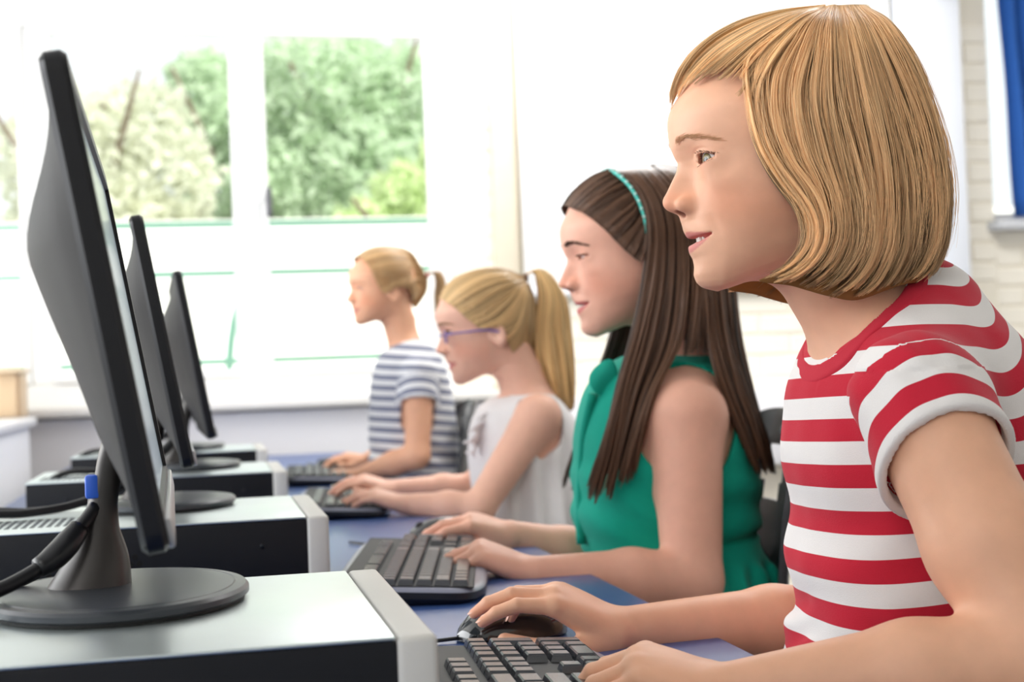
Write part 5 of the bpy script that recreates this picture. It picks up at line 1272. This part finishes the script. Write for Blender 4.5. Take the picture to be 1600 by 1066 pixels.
def girl_two():
    def fold(P):
        x,y,z=P[:,0],P[:,1],P[:,2]
        v=.0026*np.sin((z+.35*x)*120+2*np.sin(x*25))*np.exp(-((z-.79)/.07)**2)+.0012*snoise(P,31,30)
        v+=.0045*np.sin(x*190+8*y+1.2*np.sin(z*20))*sst(.725,.70,z)+.0045*np.sin(y*170)*sst(.725,.70,z)*sst(.63,.68,x)
        v+=.006*np.exp(-((z-.738-.12*(x-.60))/.006)**2)
        return v.astype(f4)
    yN,yF=1.735,1.94
    cfg=dict(nm='two',root=(.60,1.84,0),label='girl with long brown hair, turquoise headband and green sleeveless top, looking down at the screen',
      H=dict(smile=3.0,open=.42,mouth=.6,wide=1.07,lip=lin((196,98,98))),skin=(234,178,154),hc=(.591,1.831,1.119),psi=6,pitch=3.4,hs=1.014,Y=1.84,
      nb=(-20,0,-165),nr=.044,
      tz=[.99,.97,.94,.90,.85,.80,.76,.74,.68,.50],fx=[.555,.515,.492,.480,.474,.470,.470,.480,.48,.48],bx=[.63,.66,.685,.695,.698,.700,.700,.694,.715,.73],hb=[.04,.075,.10,.112,.115,.11,.108,.108,.14,.15],
      Sn=at(1072,655,yN),En=at(1082,908,1.69),Wn=at(838,898,1.665),Sf=(.585,1.95,.905),Ef=at(935,880,1.97),Wf=at(800,838,1.96),arm=(.0455,.036,.0215),hand=.96,
      Kn=at(748,858,1.68),Kf=at(735,812,1.965),cn=[(.75,.6,.4),(.8,.65,.4),(.85,.7,.45),(.8,.7,.5)],cf=[(.55,.35,.25),(.52,.4,.3),(.6,.5,.3),(.7,.5,.4)],
      tf=[(.10,.014,-.010),(.52,.028,-.020),(.92,.030,-.028),(1.22,.020,-.030)],
      hip=.66,h=.0026,hg=.0032,lo=(.18,1.60),hi=(.80,2.06,1.25),gaze=(600,60,-330),iris=(60,40,28),brow=(74,50,38),nails=True,
      gname='green_top',gcol=(0,164,140),ah=((.0,0,-.004),(.066,.074),.074),np=((.505,1.84,.972),(-.35,0,.93),.062),fold=fold,gt=.006)
    root,HF,nb,P=girl(cfg)
    # collar: two soft flaps at the throat
    gm=mat('green_collar',(0,166,142),.8,noise=.05,bump=.2,bscale=900)
    for pts in ([(918,590,1.80),(935,570,1.80),(960,556,1.79),(966,590,1.79),(946,625,1.80),(925,612,1.79)],):
        V=[at(*p) for p in pts]; c=sum(V)/len(V)+np.array([-.006,-.006,0]); V.append(c); o=mesh_obj('collar',V,[(i,(i+1)%6,6) for i in range(6)],gm,root)
        m_=o.modifiers.new('s','SUBSURF'); m_.levels=m_.render_levels=3; s_=o.modifiers.new('t','SOLIDIFY'); s_.thickness=.003
    # button placket down the front
    tube('placket',[at(925,615,1.80),at(912,680,1.82),at(908,740,1.83),at(906,800,1.83),at(908,850,1.83)],.006,gm,root,smoothn=20)
    # belt
    bm=mat('dark_belt',(40,36,38),.5); 
    # hair
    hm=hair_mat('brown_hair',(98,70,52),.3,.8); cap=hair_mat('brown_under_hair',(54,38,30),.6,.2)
    fr=guide_grid(dome_paths(HF,[[(881,321),(903,291),(930,272),(952,264)],[(893,325),(922,298),(950,279),(966,271)],[(915,335),(945,313),(970,297),(984,290)],[(945,359),(965,342),(985,325),(997,312)],[(973,388),(985,372),(997,355),(1004,340)],[(1000,410),(1004,400),(1008,385),(1010,365)]],8,wide=1.07),16)
    gsheet('hair_top',HF,fr,cap,root,.97,.4); groom('hair_strands',HF,fr,2600,hm,root,rad=.00045,lam=(.98,1.03),clumps=40,seed=11,jit=.7,wav=.4,tip=0,tones=(.1,.7))
    De=dome_env(12,1.07)
    def mk(head,low): return np.array([env_pt(HF,px,py,De) for px,py in head]+[px3_s(HF,*p) for p in low])
    A=[mk([(956,263),(975,277),(995,300),(1008,335),(1012,380)],[(1006,430,82),(990,510,82),(962,610,90),(942,690,97),(912,786,98)]),
       mk([(972,260),(995,278),(1016,305),(1028,345),(1030,390)],[(1026,440,84),(1010,520,86),(980,620,96),(962,700,100),(938,788,100)]),
       mk([(992,257),(1018,280),(1038,310),(1050,350),(1052,395)],[(1050,450,86),(1038,530,90),(1000,630,100),(980,700,103),(962,776,102)]),
       mk([(1012,256),(1040,280),(1062,310),(1074,350),(1077,395)],[(1076,450,86),(1064,530,92),(1022,615,104),(1002,680,106),(988,750,104)])]
    Bg=[mk([(1026,256),(1056,280),(1080,312),(1094,352),(1098,400)],[(1102,450,84),(1106,520,88),(1122,590,100),(1150,665,96),(1180,742,90)]),
       mk([(1040,256),(1076,282),(1100,315),(1114,355),(1118,400)],[(1122,450,72),(1130,525,76),(1150,600,84),(1178,672,80),(1198,748,76)]),
       mk([(1052,258),(1092,285),(1118,320),(1130,360),(1134,405)],[(1138,455,44),(1146,530,48),(1166,612,50),(1190,685,46),(1206,748,42)]),
       mk([(1058,259),(1100,288),(1128,325),(1141,365),(1145,410)],[(1150,460,4),(1158,535,4),(1176,615,4),(1198,688,4),(1212,742,4)])]
    Bg[-1][:,1]=2
    Mg=[mk([(1018,256),(1044,280),(1066,310),(1078,350),(1082,395)],[(1082,450,84),(1076,500,88),(1064,560,94)]),mk([(1024,256),(1052,280),(1076,312),(1090,352),(1094,400)],[(1096,450,84),(1094,500,88),(1090,556,92)]),mk([(1026,256),(1058,280),(1082,312),(1096,352),(1100,400)],[(1104,450,84),(1108,500,86),(1114,560,90)])]
    H0=[(956,263),(972,260),(992,257),(1012,256),(1026,256),(1040,256),(1052,258),(1058,259)]
    for q,p in zip(A+Bg+Mg,H0+[(1018,256),(1024,256),(1026,256)]): q[0]=px3_s(HF,*p,4.)
    for i,(g,n_) in enumerate(((A,5200),(Bg,4600),(Mg,1600))):
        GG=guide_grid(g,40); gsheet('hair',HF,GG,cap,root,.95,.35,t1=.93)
        groom('hair_strands',HF,GG,n_,hm,root,rad=.00036,lam=(.96,1.04),clumps=46,conv=.6,seed=12+i,tones=(.0,.95),tip=.06,wav=3,lock=.05)
    # headband with small knots
    bmt=mat('turquoise_band',(72,196,180),.5,noise=.1,nscale=60); pts=[]
    for sd in (1,-1):
        hp=[env_pt(HF,px,py,dome_env(11,1.07)) for px,py in [(952,264),(968,275),(984,291),(997,312),(1006,336),(1012,366)]]
        hp[0][1]=1; pp=[np.array([q[0],q[1]*sd,q[2]]) for q in hp]; pts=pp[::-1]+pp if not pts else pts
        if sd==1: P1=pp
        else: P2=pp
    full=spline(np.array(P1[::-1]+P2[1:]),60); T,F=tube_mesh(full,2.6,8); T=np.array(T)
    band=mesh_obj('headband',HF.w(T),F,bmt,root); pm=mat('pale_bead',(190,232,224),.35)
    for i in range(4,56,2):
        U,F2=uvs(10,8); mesh_obj('bead',HF.w(U*2.1+full[i]*1.02+np.array([0,0,.8])),F2,pm,band)
    # skirt / legs
    L=Body(); legs(L,.66,1.84,r=.066,half=.075); L.add(ellip((.64,1.84,.54),(.13,.15,.13)),.04)
    V,Q=extract(L,(.1,1.6,.30),(.82,2.1,.68),.009); fast_mesh('skirt',V,Q,mat('green_skirt',(0,120,100),.85),root)
    root_fix(root)

def girl_three():
    def fold(P): 
        x,y,z=P[:,0],P[:,1],P[:,2]
        return (.0016*snoise(P,41,28)+.0035*np.sin(x*150+y*40)*sst(.86,.80,z)).astype(f4)
    cfg=dict(nm='three',root=(.57,2.58,0),label='girl with blond ponytail and purple glasses, wearing a white sleeveless top',
      H=dict(smile=2.0,open=.6,mouth=.2,ear=1,lip=lin((205,104,104))),skin=(240,188,164),hc=(.529,2.574,1.052),psi=6,pitch=6,hs=.932,Y=2.58,
      nb=(-34,0,-165),nr=.044,nt=(-2,0,-52),ntr=.044,
      tz=[.935,.915,.89,.86,.82,.78,.74,.68,.50],fx=[.53,.495,.476,.468,.468,.472,.475,.475,.475],bx=[.585,.61,.635,.65,.665,.68,.69,.70,.70],hb=[.035,.065,.09,.10,.105,.11,.12,.13,.13],
      Sn=at(838,655,2.485),En=at(748,795,2.43),Wn=at(632,788,2.47),Sf=(.545,2.67,.865),Ef=at(745,762,2.74),Wf=at(610,765,2.68),arm=(.037,.0265,.0175),hand=.84,
      Kn=at(585,772,2.48),Kf=at(568,748,2.68),cn=[(.45,.4,.3)]*4,cf=[(.55,.4,.3)]*4,
      hip=.62,h=.0032,hg=.004,lo=(.12,2.34),hi=(.76,2.80,1.18),gaze=(700,20,-200),iris=(90,110,130),brow=(170,130,100),bn=120,
      gname='white_top',gcol=(244,240,240),ah=((.004,0,-.010),(.043,.058),.072),np=((.487,2.58,.902),(-.50,0,.87),.047),fold=fold,gt=.008)
    root,HF,nb,P=girl(cfg)
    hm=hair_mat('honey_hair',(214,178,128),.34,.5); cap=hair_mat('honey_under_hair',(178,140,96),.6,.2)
    g=[[(687,466),(700,443),(735,424),(780,419),(818,432)],[(697,472),(720,452),(755,434),(790,430),(818,434)],[(712,482),(742,464),(775,447),(800,441),(819,437)],[(732,500),(762,484),(788,464),(806,450),(820,439)],[(752,513),(778,502),(800,480),(812,458),(821,441)],
       [(775,512),(796,505),(812,482),(819,460),(822,442)],[(800,548),(812,525),(820,490),(823,465),(823,443)],[(806,590),(820,560),(828,510),(828,470),(825,444)],[(825,600),(838,560),(842,510),(838,470),(827,442)]]
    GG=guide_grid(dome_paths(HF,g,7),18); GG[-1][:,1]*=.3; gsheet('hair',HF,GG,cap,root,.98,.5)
    groom('hair_strands',HF,GG,2400,hm,root,rad=.0006,lam=(.985,1.03),clumps=50,seed=21,jit=.7,wav=.5,tip=0,tones=(.1,.8))
    tl=[[(818,434,2),(834,424,4),(842,450,10),(838,520,14),(842,570,12),(866,622,6)],[(818,432,2),(838,421,4),(856,445,12),(858,520,18),(866,580,16),(880,636,8)],[(818,430,1),(842,420,2),(868,446,8),(880,520,12),(888,580,10),(892,642,6)],[(818,429,0),(846,420,0),(878,455,0),(893,530,0),(898,590,0),(898,640,0)]]
    GG=guide_grid(tri_paths(HF,tl),30); tail=hair_mat('golden_tail_hair',(238,200,142),.34,.5); gsheet('ponytail',HF,GG,cap,root,.8,.6)
    groom('ponytail_strands',HF,GG,1500,tail,root,rad=.0006,lam=(.3,1.08),clumps=20,seed=22,wav=2,tip=.06,tones=(.2,.9))
    U,F=uvs(20,14); mesh_obj('hair_tie',HF.w(U*np.array([5,9,9])+px3_s(HF,822,434,0)),F,mat('brown_band',(120,86,66),.6),root)
    # glasses
    gm=mat('purple_frame',(122,104,190),.2,coat=.6); gls=glass_mat('lens_glass',(.96,.97,1))
    fr_=None
    for sd in (1,-1):
        c=np.array([118,sd*30,-7.]); a=np.linspace(0,2*math.pi,33)[:-1]
        ring=[c+np.array([-.0022*(18*math.cos(t)*1.0)**2-.10*sd*0,sd*18*math.cos(t),12.5*math.sin(t)*(1 if math.sin(t)<0 else .9)]) for t in a]; ring.append(ring[0])
        V,F=tube_mesh(np.array(ring),1.3,8); o=mesh_obj('glasses_frame',HF.w(np.array(V)),F,gm,root)
        V=[c+np.array([.6,0,0])]+ring[:-1]; mesh_obj('lens',HF.w(np.array(V)),[(0,i+1,(i+1)%32+1) for i in range(32)],gls,root)
        tube('temple_arm',HF.w(np.array([(116,sd*47,-4),(112,sd*62,-3.5),(80,sd*71,-4),(40,sd*74,-6),(18,sd*76,-12)])),.0017,gm,root,smoothn=24)
    tube('bridge',HF.w(np.array([(120,12,-4),(127,5,-2),(128,0,-1.5),(127,-5,-2),(120,-12,-4)])),.0013,gm,root,smoothn=16)
    # ruffle at the neckline
    V=[];F=[];n=60
    for i in range(n+1):
        t=i/n; 
        for j in range(5):
            q=at(768-30*t+8*math.sin(t*26)*j/4-18*math.sin(t*3.1)*j/4,640+75*t+4*math.cos(t*30)*j/4,2.535-.03*j/4*math.sin(t*3)); V.append(q+np.array([0,0,.0]))
    for i in range(n):
        for j in range(4): F.append((i*5+j,(i+1)*5+j,(i+1)*5+j+1,i*5+j+1))
    o=mesh_obj('ruffle',V,F,mat('white_ruffle',(246,242,244),.8),root); s_=o.modifiers.new('t','SOLIDIFY'); s_.thickness=.002
    L=Body(); legs(L,.62,2.58,r=.060,half=.07); L.add(ellip((.61,2.58,.52),(.10,.13,.10)),.03)
    V,Q=extract(L,(.1,2.3,.06),(.80,2.86,.64),.010); fast_mesh('trousers',V,Q,mat('grey_trousers',(110,112,120),.85),root)
    root_fix(root)

def girl_four():
    def fold(P):
        return (.0018*snoise(P,51,26)+.004*np.sin((P[:,2]+.5*P[:,0])*110)*np.exp(-((P[:,2]-.76)/.05)**2)).astype(f4)
    cfg=dict(nm='four',root=(.50,3.42,0),label='youngest girl with a short ponytail and grey striped T-shirt, sitting beside the window',
      H=dict(smile=5.5,open=.5,mouth=.3,ear=1,wide=1.04,lip=lin((200,112,104))),skin=(238,180,146),hc=(.438,3.420,1.172),psi=-11,pitch=-1.2,hs=.826,Y=3.42,
      nb=(-36,0,-175),nr=.046,nt=(-6,0,-48),ntr=.047,
      tz=[1.055,1.035,1.01,.97,.92,.86,.80,.75,.68,.50],fx=[.455,.425,.405,.392,.384,.380,.378,.38,.38,.38],bx=[.49,.52,.535,.55,.56,.565,.572,.585,.60,.60],hb=[.035,.06,.08,.092,.095,.095,.095,.10,.115,.12],
      Sn=at(655,590,3.325),En=at(652,712,3.30),Wn=at(560,742,3.36),Sf=(.46,3.51,.965),Ef=(.46,3.57,.79),Wf=at(570,720,3.56),arm=(.034,.0285,.0165),hand=.78,
      Kn=at(522,740,3.37),Kf=at(540,712,3.57),cn=[(.5,.5,.4)]*4,cf=[(.5,.4,.3)]*4,
      hip=.52,h=.0036,hg=.0042,lo=(.08,3.20),hi=(.66,3.66,1.29),gaze=(700,0,-60),iris=(100,110,120),brow=(190,150,116),bn=100,
      gname='grey_striped_t_shirt',stripe=((132,136,158),(240,240,242),.0245),sleeve=.058,np=((.425,3.42,1.025),(-.45,0,.89),.047),fold=fold,gt=.008)
    root,HF,nb,P=girl(cfg)
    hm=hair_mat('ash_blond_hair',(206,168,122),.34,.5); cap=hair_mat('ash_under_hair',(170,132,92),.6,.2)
    g=[[(556,402),(575,389),(605,384),(640,392),(664,427)],[(563,403),(588,394),(615,392),(644,402),(664,428)],[(572,410),(598,404),(622,402),(648,412),(665,430)],[(580,422),(606,416),(630,414),(652,420),(665,431)],[(588,440),(612,432),(635,426),(654,427),(666,432)],
       [(600,458),(620,446),(640,438),(656,434),(666,433)],[(618,450),(634,442),(650,437),(660,434),(666,434)],[(636,449),(646,444),(656,439),(662,436),(666,434)],[(645,466),(652,456),(660,446),(664,439),(667,435)],[(645,478),(654,464),(662,452),(666,444),(668,436)],[(650,482),(660,468),(667,455),(668,446),(668,436)]]
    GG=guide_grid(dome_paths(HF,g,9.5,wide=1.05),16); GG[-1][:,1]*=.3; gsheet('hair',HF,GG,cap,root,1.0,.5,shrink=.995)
    groom('hair_strands',HF,GG,2200,hm,root,rad=.0007,lam=(.985,1.03),clumps=40,seed=31,jit=.7,wav=.5,tip=0,tones=(.1,.8))
    tl=[[(667,430,2),(678,428,3),(682,440,5),(680,460,4),(680,500,2)],[(667,428,1),(684,425,3),(690,438,4),(688,465,3),(684,505,2)],[(667,427,0),(688,425,0),(695,438,0),(692,465,0),(688,500,0)]]
    GG=guide_grid(tri_paths(HF,tl),24); groom('ponytail',HF,GG,500,hm,root,rad=.0007,lam=(.3,1.1),clumps=12,seed=32,wav=1.5,tip=.05,tones=(.1,.8))
    U,F=uvs(20,14); mesh_obj('hair_tie',HF.w(U*np.array([5,9,9])+px3_s(HF,668,430,0)),F,mat('red_band',(206,44,40),.5),root)
    L=Body(); legs(L,.52,3.42,r=.052,half=.06); L.add(ellip((.50,3.42,.52),(.09,.115,.10)),.03)
    V,Q=extract(L,(.05,3.2,.06),(.70,3.66,.64),.010); fast_mesh('trousers',V,Q,mat('navy_trousers',(44,50,70),.85),root)
    root_fix(root)
girl_one(); girl_two(); girl_three(); girl_four()
